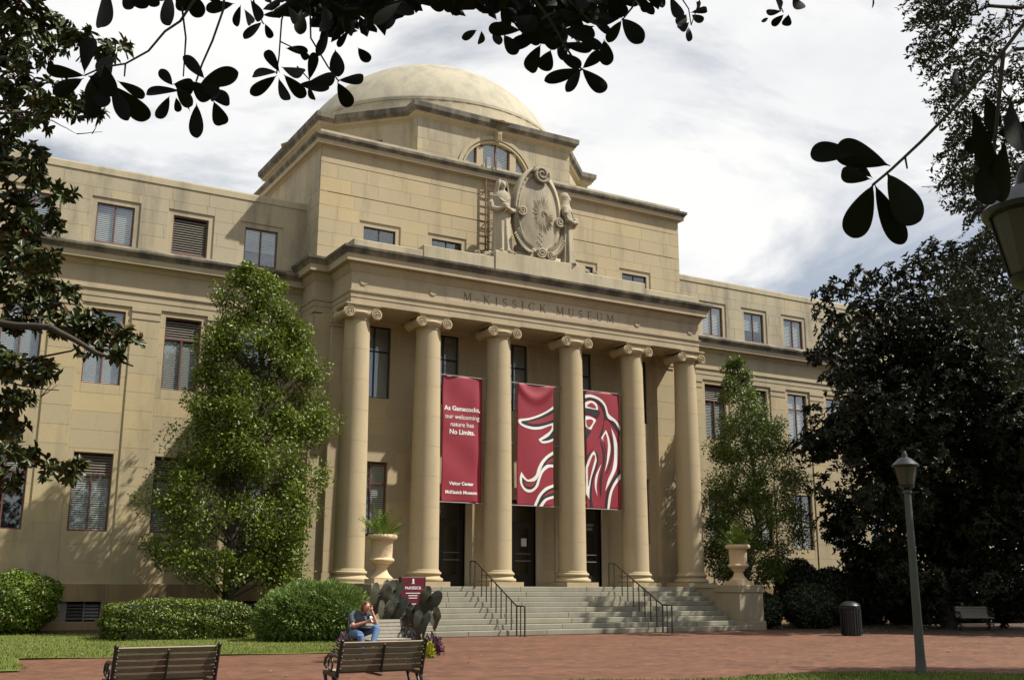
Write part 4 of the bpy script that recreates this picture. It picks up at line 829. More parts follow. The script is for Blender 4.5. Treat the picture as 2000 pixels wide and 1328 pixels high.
# ------------------------------------------------------------------ sculpture on the parapet
def remesh(o, vox, smooth=3):
    r = o.modifiers.new('remesh', 'REMESH'); r.mode = 'VOXEL'; r.voxel_size = vox; r.use_smooth_shade = True
    if smooth: s_ = o.modifiers.new('smooth', 'SMOOTH'); s_.factor = 0.5; s_.iterations = smooth
    return o
def robed(name, x, y, z, h, yaw, label, mirror=1):
    k = h / 3.1; mb = MB(); n = 44; prof = [(0.0, 0.40, 0.36), (0.3, 0.38, 0.34), (0.9, 0.36, 0.30), (1.4, 0.35, 0.28), (1.8, 0.36, 0.27), (2.05, 0.40, 0.27), (2.3, 0.42, 0.26), (2.45, 0.36, 0.22), (2.56, 0.20, 0.17), (2.64, 0.13, 0.13)]
    q = len(mb.v)
    for (zz, rx, ry) in prof:
        for j in range(n):
            a = 2 * math.pi * j / n; fold = 1 + (0.13 * math.sin(a * 9 + 0.6 * zz) + 0.07 * math.sin(a * 14 + 1.7)) * max(0, 1 - zz / 2.2) ; mb.v.append((rx * fold * math.cos(a), ry * fold * math.sin(a), zz))
    for i in range(len(prof) - 1):
        for j in range(n): mb.f.append((q + i * n + j, q + i * n + (j + 1) % n, q + (i + 1) * n + (j + 1) % n, q + (i + 1) * n + j))
    mb.f.append(tuple(q + j for j in range(n))[::-1]); mb.f.append(tuple(q + (len(prof) - 1) * n + j for j in range(n)))
    mb.ball((0, -0.02, 2.82), 0.155, 0.18, 0.22, 18, 12)                                    # head
    mb.ball((0, -0.19, 2.81), 0.03, 0.045, 0.06, 8, 6); mb.ball((-0.055, -0.15, 2.86), 0.03, 0.03, 0.02, 8, 5); mb.ball((0.055, -0.15, 2.86), 0.03, 0.03, 0.02, 8, 5); mb.ball((0, -0.16, 2.72), 0.05, 0.035, 0.02, 8, 5); mb.ball((0, -0.13, 2.65), 0.05, 0.05, 0.04, 8, 5)
    # hood: shell round head falling on the shoulders
    hood = [(2.28, 0.44, 0.30), (2.5, 0.33, 0.27), (2.7, 0.27, 0.27), (2.9, 0.255, 0.27), (3.03, 0.19, 0.22), (3.11, 0.07, 0.11)]; q = len(mb.v); arcn = 22
    for (zz, rx, ry) in hood:
        for j in range(arcn + 1):
            a = math.radians(-48) + math.radians(276) * j / arcn; mb.v.append((rx * math.cos(a), 0.04 + ry * math.sin(a), zz))
        for j in range(arcn + 1):
            a = math.radians(-48) + math.radians(276) * (arcn - j) / arcn; mb.v.append((rx * 0.84 * math.cos(a), 0.04 + ry * 0.84 * math.sin(a), zz - 0.015))
    m_ = 2 * (arcn + 1)
    for i in range(len(hood) - 1):
        for j in range(m_): mb.f.append((q + i * m_ + j, q + i * m_ + (j + 1) % m_, q + (i + 1) * m_ + (j + 1) % m_, q + (i + 1) * m_ + j))
    mb.f.append(tuple(q + j for j in range(m_))[::-1]); mb.f.append(tuple(q + (len(hood) - 1) * m_ + j for j in range(m_)))
    # arms with sleeves, hands meeting on an object before the waist
    for s in (-1, 1): mb.tube([(s * 0.36, 0.0, 2.34), (s * 0.47, -0.02, 2.05), (s * 0.43, -0.10, 1.80), (s * 0.25, -0.30, 1.74), (s * 0.10, -0.40, 1.80)], [0.14, 0.14, 0.13, 0.10, 0.06], 12); mb.ball((s * 0.07, -0.42, 1.82), 0.06, 0.05, 0.08, 10, 7)
    for s in (-1, 1):
        for f in range(4): mb.tube([(s * 0.10, -0.44, 1.87 - 0.035 * f), (s * 0.03, -0.50, 1.88 - 0.035 * f), (-s * 0.03, -0.50, 1.87 - 0.035 * f)], [0.018, 0.017, 0.013], 6)
    mb.ball((0, -0.38, 1.90), 0.16, 0.12, 0.11, 12, 8); mb.tube([(-0.2, -0.25, 2.2), (0.0, -0.31, 2.05), (0.2, -0.25, 2.25)], 0.03, 6)
    mb.tube([(-0.17, -0.36, 0.06), (-0.19, -0.50, 0.05)], [0.09, 0.07], 8); mb.tube([(0.15, -0.36, 0.06), (0.17, -0.48, 0.05)], [0.09, 0.07], 8); mb.box(-0.42, 0.42, -0.45, 0.36, -0.02, 0.05)
    o = mb.build(name, 'statue', None, True); remesh(o, 0.024, 0); o.scale = (k * mirror, k, k); o.rotation_euler = (0, 0, yaw); o.location = (x, y, z); return tag(o, label, 'statue', 'stone figures on the parapet')
robed('statue', -1.52, 0.0, 13.92, 3.12, math.radians(-8), 'hooded stone figure facing forward on the parapet, beside the rusty ladder')
robed('statue', 1.46, 0.02, 13.92, 3.12, math.radians(52), 'hooded stone figure turned aside, across the cartouche from the ladder', -1)
# cartouche
CT = empty('cartouche', (0, 0, 13.92), 'carved oval stone shield with sun rays between two hooded figures', 'sculpture')
zc0, ax, az = 15.82, 0.93, 1.60
def oval(r, a): return (ax * r * math.cos(a), zc0 + az * r * math.sin(a))
mb = MB(); n = 56; rings = [(0.02, -0.38), (0.35, -0.37), (0.7, -0.33), (0.93, -0.255), (0.96, -0.255), (1.0, -0.32), (1.04, -0.30), (1.16, -0.24), (1.19, -0.10), (1.20, 0.05), (1.12, 0.16), (0.4, 0.2)]
for r, y in rings: mb.v += [(oval(r, 2 * math.pi * j / n)[0], y, oval(r, 2 * math.pi * j / n)[1]) for j in range(n)]
for i in range(len(rings) - 1):
    for j in range(n): mb.f.append((i * n + j, i * n + (j + 1) % n, (i + 1) * n + (j + 1) % n, (i + 1) * n + j))
mb.f.append(tuple(range(n))); mb.f.append(tuple((len(rings) - 1) * n + j for j in range(n))[::-1]); mb.build('shield', 'statue', CT, True)
rv = MB()
for k in range(44):
    a = 2 * math.pi * k / 44 + rnd.uniform(-.03, .03); r1 = rnd.uniform(0.5, 0.68); c, s = math.cos(a), math.sin(a); cx, cz = 0.16, 15.75; d = Vector((c, s)); nn = Vector((-s, c)) * 0.022
    L = r1 * (1.0 if abs(s) > .5 else 0.8)
    sy_ = lambda x, z: float(np.interp(math.hypot(x / ax, (z - zc0) / az), [q_[0] for q_ in rings[:4]], [q_[1] for q_ in rings[:4]]))
    p0, p1 = (cx + c * 0.14, cz + s * 0.14), (cx + c * L, cz + s * L * 1.25)
    y0_, y1_ = sy_(*p0), sy_(*p1); rv.tube([(p0[0], y0_ - 0.02, p0[1]), ((p0[0] + p1[0]) / 2, sy_((p0[0] + p1[0]) / 2, (p0[1] + p1[1]) / 2) - 0.012, (p0[1] + p1[1]) / 2), (p1[0], y1_, p1[1])], [0.024, 0.026, 0.008], 5)
rv.tube([(0.10, -0.42, 15.83), (0.22, -0.42, 15.83), (0.22, -0.42, 15.67), (0.10, -0.42, 15.67), (0.10, -0.42, 15.83)], 0.02, 6)
for k in range(8): rv.ball((0.02 + 0.1 * math.sin(k * 2.1), -0.33 + 0.008 * k, 14.98 - 0.07 * k), 0.05, 0.05, 0.05, 7, 5)
rv.build('sun_ray_relief', 'statue', CT)
def scroll(cx, y, cz, r, turns, dirn, a0, w, d, name):
    m_ = MB(); N_ = 40; pts = []
    for q in rng(0, 1, N_):
        rr = r * (1 - 0.85 * q); a = a0 + dirn * q * turns * 2 * math.pi; pts.append((cx + rr * math.cos(a), y - 0.10 * q * d, cz + rr * math.sin(a)))
    m_.tube(pts, [w * (1 - 0.5 * q) for q in rng(0, 1, N_)], 8); m_.tube([(cx, y - 0.02, cz), (cx, y + d, cz)], [r * 0.86, r * 0.86], 20); return autosmooth(m_.build(name, 'statue', CT), 50)
scroll(0.05, -0.42, 17.42, 0.36, 2.0, -1, 0.3, 0.07, 0.62, 'top_scroll')
tp = MB()
for k in range(9): a = -1.25 + 2.5 * k / 8; tp.tube([(0.05 + 0.40 * math.sin(a), -0.40 + 0.07 * k, 17.42 + 0.36 * math.cos(a)), (0.35 + 0.30 * math.sin(a), -0.2 + 0.05 * k, 17.36 + 0.38 * math.cos(a))], 0.065, 8)
for s in (-1,):
    pts = [oval(1.16, a) for a in rng(math.radians(100), math.radians(178), 16)]; tp.tube([(p[0], -0.30, p[1]) for p in pts], [0.05 + 0.05 * math.sin(q * 3.14) for q in rng(0, 1, 16)], 8)
    for p in pts[2:-1:2]: tp.tube([(p[0], -0.34, p[1]), (p[0] * 0.88, -0.30, zc0 + (p[1] - zc0) * 0.88)], 0.02, 6)
autosmooth(tp.build('gadrooned_crest', 'statue', CT), 60)
scroll(-0.80, -0.36, 15.78, 0.20, 1.8, 1, 3.6, 0.05, 0.4, 'side_scroll'); scroll(0.93, -0.34, 15.6, 0.20, 1.8, -1, -0.5, 0.05, 0.4, 'side_scroll'); scroll(0.02, -0.45, 14.16, 0.22, 2.0, 1, 3.4, 0.05, 0.45, 'base_scroll'); scroll(0.45, -0.40, 14.14, 0.18, 1.8, -1, 0.0, 0.05, 0.45, 'base_scroll')
for s in (-1, 1):
    ac = MB()
    for k in range(13):
        f = k / 12; bx, bz = s * (1.06 - 0.62 * f), 14.85 - 0.62 * f - 0.12 * math.sin(f * 3.14)
        for sd in (-1, 1):
            tip = Vector((bx + s * (0.14 if sd < 0 else -0.10), -0.42 - 0.05 * f, bz + (0.0 if sd < 0 else 0.18) - (0.14 if sd < 0 else 0))); ac.tube([(bx, -0.33, bz), (Vector((bx, -0.36, bz)) * 0.4 + tip * 0.6), tip], [0.045, 0.045, 0.012], 6)
    ac.tube([(s * 1.06, -0.30, 14.9), (s * 0.8, -0.33, 14.42), (s * 0.35, -0.36, 14.10)], [0.07, 0.08, 0.07], 8); autosmooth(ac.build('acanthus_leaf', 'statue', CT), 60)
bb = MB(); bb.box(-1.0, 1.0, -0.28, 0.3, 13.9, 14.1); bb.ball((0, 0, 14.3), 1.0, 0.26, 0.35, 24, 10); bb.build('shield_foot', 'statue', CT, True)
# ladder against the attic wall
LD = empty('ladder', (-1.3, YB - 0.1, 13.1), 'rusty metal ladder fixed to the attic wall behind the hooded figure', 'ladder')
for dx in (-0.23, 0.23): MB().bar((-1.30 + dx, YB - 0.16, 13.12), (-1.30 + dx, YB - 0.16, 18.35), 0.05).build('ladder_rail', 'rust', LD)
for k in range(16): MB().bar((-1.53, YB - 0.16, 13.3 + 0.31 * k), (-1.07, YB - 0.16, 13.3 + 0.31 * k), 0.03).build('rung', 'rust', LD)
for z in (14.2, 15.6, 17.0):
    br_ = MB()
    for dx in (-0.23, 0.23): br_.bar((-1.30 + dx, YB - 0.16, z), (-1.30 + dx, YB + 0.02, z), 0.03)
    br_.bar((-1.53, YB - 0.13, z), (-1.07, YB - 0.13, z), 0.02); br_.build('wall_bracket', 'rust', LD)

# ------------------------------------------------------------------ benches
def bench_proto(wm):
    L = 1.31; hl = L / 2; fr_ = MB(); e = empty('park_bench', (0, 0, 0), 'x', 'bench', 'slatted park benches on the plaza')
    def endframe(x):      # front is +y
        m_ = MB(); back = [(x, -0.33, 0.84), (x, -0.26, 0.62), (x, -0.20, 0.42)]
        m_.tube(back, [0.024, 0.026, 0.026], 8); m_.bar((x, -0.21, 0.41), (x, 0.28, 0.43), 0.05, 0.05)
        m_.tube([(x, -0.16, 0.42), (x, -0.24, 0.27), (x, -0.22, 0.14), (x, -0.33, 0.0)], [0.026, 0.022, 0.024, 0.03], 8); m_.tube([(x, -0.02, 0.42), (x, -0.13, 0.28), (x, -0.15, 0.16), (x, -0.10, 0.0)], [0.022, 0.02, 0.022, 0.026], 8)
        m_.tube([(x, 0.26, 0.42), (x, 0.18, 0.27), (x, 0.20, 0.14), (x, 0.30, 0.0)], [0.026, 0.022, 0.024, 0.03], 8); m_.tube([(x, -0.15, 0.17), (x, 0.02, 0.22), (x, 0.20, 0.16)], 0.018, 6)
        m_.ball((x, -0.335, 0.86), 0.032, n=10, m=6); return autosmooth(m_.build('end_frame', 'iron', e), 50)
    for x in (-hl + 0.03, hl - 0.03):
        endframe(x); a = MB(); a.tube([(x, -0.27, 0.64), (x, -0.10, 0.665), (x, 0.14, 0.66), (x, 0.25, 0.61), (x, 0.27, 0.53), (x, 0.21, 0.49)], [0.02, 0.022, 0.022, 0.022, 0.02, 0.014], 8)
        ring = [(x, 0.06 + 0.075 * math.cos(q), 0.545 + 0.085 * math.sin(q)) for q in rng(0, 2 * math.pi, 14)]; a.tube(ring, 0.014, 6); autosmooth(a.build('armrest', 'iron', e), 60)
    m_ = MB(); m_.bar((0, -0.335, 0.80), (0, -0.225, 0.44), 0.05, 0.016, Vector((1, 0, 0))); m_.bar((0, -0.22, 0.40), (0, 0.27, 0.405), 0.05, 0.02); m_.build('center_brace', 'iron', e)
    MB().bar((-hl + 0.03, -0.17, 0.18), (hl - 0.03, -0.17, 0.18), 0.035).build('stretcher', 'iron', e)
    for k in range(5):
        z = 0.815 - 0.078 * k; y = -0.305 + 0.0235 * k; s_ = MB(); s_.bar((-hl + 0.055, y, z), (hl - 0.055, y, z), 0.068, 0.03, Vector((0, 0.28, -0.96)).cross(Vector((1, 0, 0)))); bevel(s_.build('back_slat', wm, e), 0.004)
        for x in (-hl + 0.055, 0.0, hl - 0.055): 
            b_ = MB(); b_.ball((x, y - 0.032, z), 0.011, n=6, m=4); b_.build('bolt', 'vent', e)
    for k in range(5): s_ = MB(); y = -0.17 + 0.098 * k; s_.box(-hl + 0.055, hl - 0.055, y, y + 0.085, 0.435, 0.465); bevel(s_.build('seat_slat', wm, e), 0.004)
    return e
BD, BG = bench_proto('shadewood'), bench_proto('wood')
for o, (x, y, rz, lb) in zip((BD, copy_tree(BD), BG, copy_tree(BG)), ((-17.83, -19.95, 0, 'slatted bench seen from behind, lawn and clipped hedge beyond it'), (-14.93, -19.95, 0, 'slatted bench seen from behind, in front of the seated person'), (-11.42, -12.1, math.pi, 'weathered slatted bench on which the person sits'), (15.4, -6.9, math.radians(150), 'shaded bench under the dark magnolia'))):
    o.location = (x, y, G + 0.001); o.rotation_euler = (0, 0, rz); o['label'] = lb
# ------------------------------------------------------------------ foliage helpers
def unitv(a): return a / np.maximum(np.linalg.norm(a, axis=1, keepdims=True), 1e-9)
def leaves_mesh(name, P, Dr, Nn, L, Wd, mat, fold=0.25, shape6=True):
    """P base points, Dr directions, Nn rough normals, L lengths, Wd widths: one folded leaf each"""
    P = np.asarray(P, float); Dr = unitv(np.asarray(Dr, float)); S = unitv(np.cross(Dr, np.asarray(Nn, float))); U_ = np.cross(S, Dr); L = np.asarray(L)[:, None]; Wd = np.asarray(Wd)[:, None]
    n = len(P); up = U_ * Wd * fold
    if shape6:
        V = np.stack([P, P + Dr * L * 0.30 + S * Wd * 0.42 + up, P + Dr * L * 0.70 + S * Wd * 0.46 + up - U_ * L * 0.05, P + Dr * L - U_ * L * 0.12, P + Dr * L * 0.70 - S * Wd * 0.46 + up - U_ * L * 0.05, P + Dr * L * 0.30 - S * Wd * 0.42 + up], 1).reshape(-1, 3)
        k = 6; fl = np.array([0, 1, 2, 3, 3, 4, 5, 0])
    else:
        V = np.stack([P, P + Dr * L * 0.5 + S * Wd * 0.5 + up, P + Dr * L, P + Dr * L * 0.5 - S * Wd * 0.5 + up], 1).reshape(-1, 3); k = 4; fl = np.array([0, 1, 2, 0, 2, 3])
    me = D.meshes.new(name); fs = 4 if shape6 else 3; nf = 2
    me.vertices.add(n * k); me.vertices.foreach_set('co', V.ravel()); idx = (np.arange(n)[:, None] * k + fl[None, :]).ravel().astype(np.int32)
    me.loops.add(len(idx)); me.loops.foreach_set('vertex_index', idx); me.polygons.add(n * nf); me.polygons.foreach_set('loop_start', np.arange(0, n * nf * fs, fs, dtype=np.int32)); me.polygons.foreach_set('loop_total', np.full(n * nf, fs, np.int32))
    me.update(calc_edges=True); me.validate(); me.materials.append(M[mat]); return me
def rv3(n): return unitv(nr.normal(size=(n, 3)))
def clump_leaves(C_, Rr, per, size, bias=(0, 0, 0.25), flat=0.8):
    """leaves scattered in clump balls, denser towards their outside, hanging a little"""
    C_ = np.asarray(C_); n = len(C_) * per; ci = np.repeat(np.arange(len(C_)), per); d = rv3(n); d[:, 2] *= flat
    r = nr.random(n) ** 0.45; P = C_[ci] + d * (r * np.asarray(Rr)[ci])[:, None]; Dr = unitv(d * 0.6 + rv3(n) * 0.8 + np.array([0, 0, -0.15])); Nn = unitv(rv3(n) * 0.8 + np.array([0.25, -0.2, 0.9]))
    L = size * (0.7 + 0.6 * nr.random(n)); return P, Dr, Nn, L
def rosettes(P0, A, k, size):
    """magnolia: a whorl of k leaves at each shoot tip"""
    n = len(P0); A = unitv(np.asarray(A)); ref = rv3(n); X = unitv(np.cross(A, ref)); Y = np.cross(A, X); out_ = []
    for j in range(k):
        a = 2 * np.pi * (j / k + 0.15 * nr.random(n)) ; th = 0.75 + 0.65 * nr.random(n); rad = X * np.cos(a)[:, None] + Y * np.sin(a)[:, None]
        out_.append((P0 + rv3(n) * 0.01 - A * (0.05 * nr.random(n)[:, None]), A * np.cos(th)[:, None] + rad * np.sin(th)[:, None] - np.array([0, 0, 0.12]), A * 1.0 - rad * 0.2, size * (0.7 + 0.5 * nr.random(n))))
    return [np.concatenate([o[i] for o in out_]) for i in range(4)]
def limb(mb, a, b, r0, r1, sag=0.0, wob=0.12, seg=5):
    a = Vector(a); b = Vector(b); L = (b - a).length; pts = []
    for q in rng(0, 1, seg): pts.append(a.lerp(b, q) + Vector((rnd.uniform(-1, 1), rnd.uniform(-1, 1), rnd.uniform(-1, 1))) * wob * L * 0.12 * math.sin(q * math.pi) + Vector((0, 0, sag * L * math.sin(q * math.pi))))
    mb.tube(pts, [r0 + (r1 - r0) * q for q in rng(0, 1, seg)], 7)
def envelope_tree(name, base, axis, n_cl, per, leaf, mat, label, rc=(0.45, 0.8), trunk_r=0.13, bark='bark', group=None, inner=0.35, lw=0.5, ys=1.0, jit=(0.8, 1.08)):
    """axis: (z, x, y, radius) rows describing the crown from bottom to top"""
    T = empty(name, base, label, 'tree', group); zs = [a[0] for a in axis]; Cs, Rs = [], []
    for i in range(n_cl):
        z = rnd.choice([rnd.uniform(zs[0], zs[-1])] * 1); f = [np.interp(z, zs, [a[k] for a in axis]) for k in (1, 2, 3)]
        if rnd.random() > (f[2] / max(a[3] for a in axis)) ** 1.0 + 0.15: z = zs[0] + (zs[-1] - zs[0]) * rnd.random() ** 1.4; f = [np.interp(z, zs, [a[k] for a in axis]) for k in (1, 2, 3)]
        a = rnd.uniform(0, 2 * math.pi); r = f[2] * (inner + (1 - inner) * rnd.random() ** 0.5) * rnd.uniform(*jit); Cs.append((f[0] + r * math.cos(a), f[1] + r * ys * math.sin(a), z)); Rs.append(rnd.uniform(*rc) * min(1, 0.45 + f[2] / 2))
    P, Dr, Nn, L = clump_leaves(Cs, Rs, per, leaf); link('crown', leaves_mesh('crown', P, Dr, Nn, L, L * lw, mat, shape6=False), T)
    tb = MB(); tp = [Vector(base) - Vector((0, 0, 0.1))] + [Vector((a[1], a[2], a[0])) for a in axis]; tb.tube(tp, [trunk_r * (1 - 0.85 * i / (len(tp) - 1)) for i in range(len(tp))], 9)
    for c in Cs[::2]:
        zj = max(base[2] + 1.0, c[2] - rnd.uniform(0.5, 1.8)); q = [np.interp(zj, [base[2]] + zs, [base[k - 1 if k else 0]] + [a[k] for a in axis]) for k in (1, 2)]; limb(tb, (q[0], q[1], zj), c, 0.035, 0.008, 0.05)
    autosmooth(tb.build('trunk', bark, T), 60); return T
# slim trees before the wings
envelope_tree('oak_tree', (-11.45, -0.5, G), [(1.7, -11.5, -0.5, 1.8), (2.9, -11.45, -0.5, 2.8), (4.2, -11.3, -0.5, 2.7), (6.0, -10.85, -0.5, 2.45), (7.5, -10.65, -0.5, 2.1), (9.0, -10.9, -0.5, 1.75), (10.3, -11.1, -0.5, 1.35), (11.2, -11.2, -0.5, 0.85), (11.9, -11.2, -0.5, 0.35)], 235, 270, 0.12, 'treelf', 'dense bright green tree rising behind the clipped hedge', trunk_r=0.20, ys=0.55, rc=(0.28, 0.82), inner=0.5, jit=(0.72, 1.16))
envelope_tree('oak_tree', (9.9, -0.3, G), [(1.4, 9.9, -0.3, 1.0), (2.6, 10.2, -0.3, 1.9), (4.2, 10.8, -0.3, 2.3), (5.6, 10.9, -0.2, 2.3), (7.2, 10.6, -0.2, 1.75), (8.6, 10.5, -0.1, 1.25), (9.8, 10.3, -0.1, 0.75), (11.1, 10.2, 0, 0.28)], 200, 220, 0.12, 'treelf2', 'loose pale green tree behind the urn, wall showing through', rc=(0.35, 0.65), trunk_r=0.14, bark='palebark')

# ------------------------------------------------------------------ shrubs and hedges
def shrub(name, label, blobs, per_m2, leaf, mat, cat='shrub', box=None, spiky=0.0, group=None, lw=0.55):
    """blobs: (centre, rx, ry, rz); or one rounded box"""
    b0 = blobs[0]; T = empty(name, (b0[0][0], b0[0][1], G), label, cat, group); Ps, Ds = [], []; core = MB()
    for c, rx, ry, rz in blobs:
        n = int(per_m2 * 4 * math.pi * ((rx * ry) ** 1.6 / 3 + (rx * rz) ** 1.6 / 3 + (ry * rz) ** 1.6 / 3) ** (1 / 1.6)); d = rv3(n); e = 2.0 if box is None else box
        d = np.sign(d) * np.abs(d); m_ = (np.abs(d) ** (e)).sum(1) ** (1 / e); q = d / m_[:, None]; lump = 1 + 0.05 * np.sin(q[:, 0] * 7 + c[0]) * np.cos(q[:, 1] * 6 + 1) + 0.04 * np.sin(q[:, 2] * 9 + q[:, 0] * 5)
        P = np.array(c) + q * np.array([rx, ry, rz]) * (lump * (0.90 - 0.2 * spiky + (0.12 + 0.42 * spiky) * nr.random(n)))[:, None]; ok = P[:, 2] > G + 0.02; Ps.append(P[ok]); Ds.append((q * np.array([1 / rx, 1 / ry, 1 / rz]))[ok])
        core.ball(c, rx * 0.86, ry * 0.86, rz * 0.86, 20, 12) if box is None else core.box(c[0] - rx * .8, c[0] + rx * .8, c[1] - ry * .8, c[1] + ry * .8, G, c[2] + rz * .8)
    P = np.concatenate(Ps); Nn = unitv(np.concatenate(Ds)); n = len(P); Dr = unitv(Nn * (0.5 + spiky) + rv3(n) * (0.9 - 0.4 * spiky) + np.array([0, 0, 0.3 * spiky])); L = leaf * (0.7 + 0.6 * nr.random(n))
    link('foliage', leaves_mesh('foliage', P - Dr * (L * 0.4)[:, None], Dr, unitv(Nn + rv3(n) * 0.7), L, L * lw, mat, shape6=False), T); core.build('twig_core', 'darkshrub', T); return T
shrub('clipped_hedge', 'long clipped green hedge below the tree, sides trimmed flat', [((-13.2, -1.75, 0.48), 2.05, 0.95, 0.62)], 1100, 0.085, 'hedgelf', 'hedge', box=4.0)
shrub('round_shrub', 'bright yellow-green rounded shrub against the wing wall', [((-17.25, 1.75, 0.95), 1.15, 0.95, 0.95), ((-16.75, 1.6, 1.25), 0.75, 0.8, 0.55)], 800, 0.10, 'ballf')
shrub('feathery_shrub', 'soft feathery green shrub beside the seated person', [((-10.25, -4.1, 0.70), 1.15, 1.0, 0.82), ((-9.5, -4.3, 0.72), 1.0, 0.9, 0.80), ((-10.9, -4.0, 0.55), 0.75, 0.8, 0.66), ((-10.0, -4.6, 0.9), 0.5, 0.5, 0.62), ((-9.2, -4.5, 1.0), 0.4, 0.4, 0.5), ((-10.7, -4.5, 0.95), 0.42, 0.4, 0.45)], 1500, 0.15, 'looself', spiky=0.55, lw=0.22)
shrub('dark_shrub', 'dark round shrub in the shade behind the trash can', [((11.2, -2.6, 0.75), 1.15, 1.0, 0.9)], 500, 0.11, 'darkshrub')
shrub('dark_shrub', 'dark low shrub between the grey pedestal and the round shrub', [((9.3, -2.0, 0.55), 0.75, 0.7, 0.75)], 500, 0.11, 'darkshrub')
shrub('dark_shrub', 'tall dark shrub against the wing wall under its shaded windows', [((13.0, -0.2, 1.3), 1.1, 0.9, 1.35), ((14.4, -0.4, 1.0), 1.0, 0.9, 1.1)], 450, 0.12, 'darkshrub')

# ------------------------------------------------------------------ magnolias
def magnolia(name, base, tips, axes, k, size, mat, label, limbs, trunk, extra=None):
    T = empty(name, base, label, 'tree'); P, Dr, Nn, L = rosettes(np.asarray(tips), np.asarray(axes), k, size); link('crown', leaves_mesh('crown', P, Dr, Nn, L, L * 0.40, mat), T)
    tb = MB(); tb.tube(trunk, [0.30 - 0.22 * i / (len(trunk) - 1) for i in range(len(trunk))], 12)
    for a in limbs: limb(tb, *a)
    autosmooth(tb.build('trunk', 'bark', T), 60); return T
# near magnolia at the side of the plaza: its boughs reach in from beyond the frame
LC = [(30, 40, 62), (95, 55, 48), (150, 85, 40), (205, 100, 30), (235, 95, 18), (60, 100, 45), (20, 110, 45), (30, 170, 42), (95, 190, 45), (150, 205, 38), (185, 215, 22), (60, 225, 40), (20, 235, 40), (20, 300, 40), (70, 300, 26), (40, 345, 45), (90, 370, 32), (125, 375, 20), (20, 410, 48), (75, 420, 42), (110, 440, 24), (30, 470, 45), (60, 510, 48), (100, 500, 20), (25, 560, 52), (85, 570, 50), (130, 580, 30), (40, 620, 42), (110, 625, 40), (165, 630, 42), (205, 645, 36), (240, 655, 26), (180, 675, 30), (225, 690, 16), (262, 668, 12), (20, 715, 40), (70, 730, 36), (100, 725, 18), (20, 780, 34), (45, 780, 20), (20, 830, 40), (40, 880, 42), (85, 915, 30), (130, 920, 26), (155, 912, 16), (20, 935, 30),
      (-60, 100, 80), (-60, 300, 80), (-70, 500, 80), (-60, 700, 80), (-60, 880, 70), (-170, 200, 110), (-170, 450, 110), (-170, 700, 110), (-60, -60, 80), (60, -50, 60), (-180, -80, 110)]
tips, axes, limbs = [], [], []; tb = at(-230, 1240, 15.0); tb.z = G
for u, v, r in LC:
    dpt = rnd.uniform(14.0, 16.0); c = at(u, v, dpt); rr = r / FPX * dpt; n = max(5, int(20 * (r / 40) ** 2))
    for d in rv3(n): tips.append(np.array(c) + d * rr * (0.5 + 0.5 * rnd.random()) * np.array([1, 1, 0.8])); axes.append(d + np.array([0.2, 0, 0.6]))
    if r > 34 and rnd.random() < 0.6: limbs.append((at(-200, v + 40 + rnd.uniform(-20, 20), 15.2), c, 0.035, 0.008, -0.06, 0.9))
tr_pts = [tb + Vector((0, 0, -0.2))] + [at(-215 + rnd.uniform(-8, 8), v, 15.2) for v in (1000, 700, 400, 100, -150)]
limbs += [(at(-60, 625, 15), at(100, 640, 14.6), 0.06, 0.045, 0.0), (at(100, 640, 14.6), at(190, 690, 14.5), 0.045, 0.03, 0.0), (at(190, 690, 14.5), at(260, 715, 14.4), 0.03, 0.012, 0.0), (at(-60, 120, 15), at(60, 112, 14.8), 0.04, 0.025, 0.0), (at(0, 740, 15), at(115, 762, 14.5), 0.015, 0.006, -0.03)]
for (a, b) in (((40, 760), (80, 775)), ((80, 775), (105, 745)), ((80, 775), (112, 752)), ((60, 765), (70, 740)), ((100, 235), (150, 262)), ((150, 262), (200, 258)), ((180, 262), (192, 240))): limbs.append((at(*a, 14.5), at(*b, 14.5), 0.008, 0.003, 0.0))
magnolia('magnolia_tree', tb, tips, axes, 8, 0.155, 'maglf', 'glossy magnolia whose boughs reach across the wing windows', limbs, tr_pts)
# large shaded magnolia over the trash can and bench
tips, axes, limbs = [], [], []; tbase = Vector((16.0, -5.2, G)); cen = np.array([16.6, -5.4, 6.6]); rad = np.array([5.7, 4.6, 7.0])
blobs = []
for i in range(330):
    d = rv3(1)[0]; f = rnd.uniform(0.45, 1.02); p = cen + d * rad * f * (1 + 0.10 * math.sin(d[0] * 5 + d[2] * 7))
    if p[2] < 0.7: continue
    blobs.append((p, rnd.uniform(0.7, 1.15)))
for u, v, r in ((1615, 575, 30), (1645, 560, 30), (1690, 545, 34), (1610, 610, 26), (1740, 545, 40), (1600, 690, 24), (1630, 680, 36), (1660, 640, 50), (1640, 740, 30), (1590, 700, 14), (1655, 790, 34), (1590, 800, 20), (1640, 850, 26), (1660, 900, 34), (1690, 960, 40), (1670, 1020, 26), (1700, 600, 50), (1760, 600, 50), (1800, 530, 50), (1840, 500, 50), (1880, 520, 60), (1930, 500, 60), (1980, 530, 60), (1950, 600, 70), (1880, 600, 60), (1990, 700, 80), (2000, 850, 80), (1980, 1000, 70), (1990, 1100, 50), (1930, 1130, 40), (1750, 1120, 40), (1820, 1130, 36)):
    dpt = rnd.uniform(38, 41); blobs.append((np.array(at(u, v, dpt)), r / FPX * dpt))
for p, rr in blobs:
    for d in rv3(int(42 * (rr / 0.9) ** 2) + 4): tips.append(p + d * rr * (0.55 + 0.45 * rnd.random()) * np.array([1, 1, 0.85])); axes.append(d + np.array([0, 0, 0.35]))
    if rnd.random() < 0.25 and p[0] > 13 and p[1] > -8: limbs.append((Vector((16, -5.2, max(1.2, p[2] * 0.7))), Vector(p), 0.07, 0.015, 0.05))
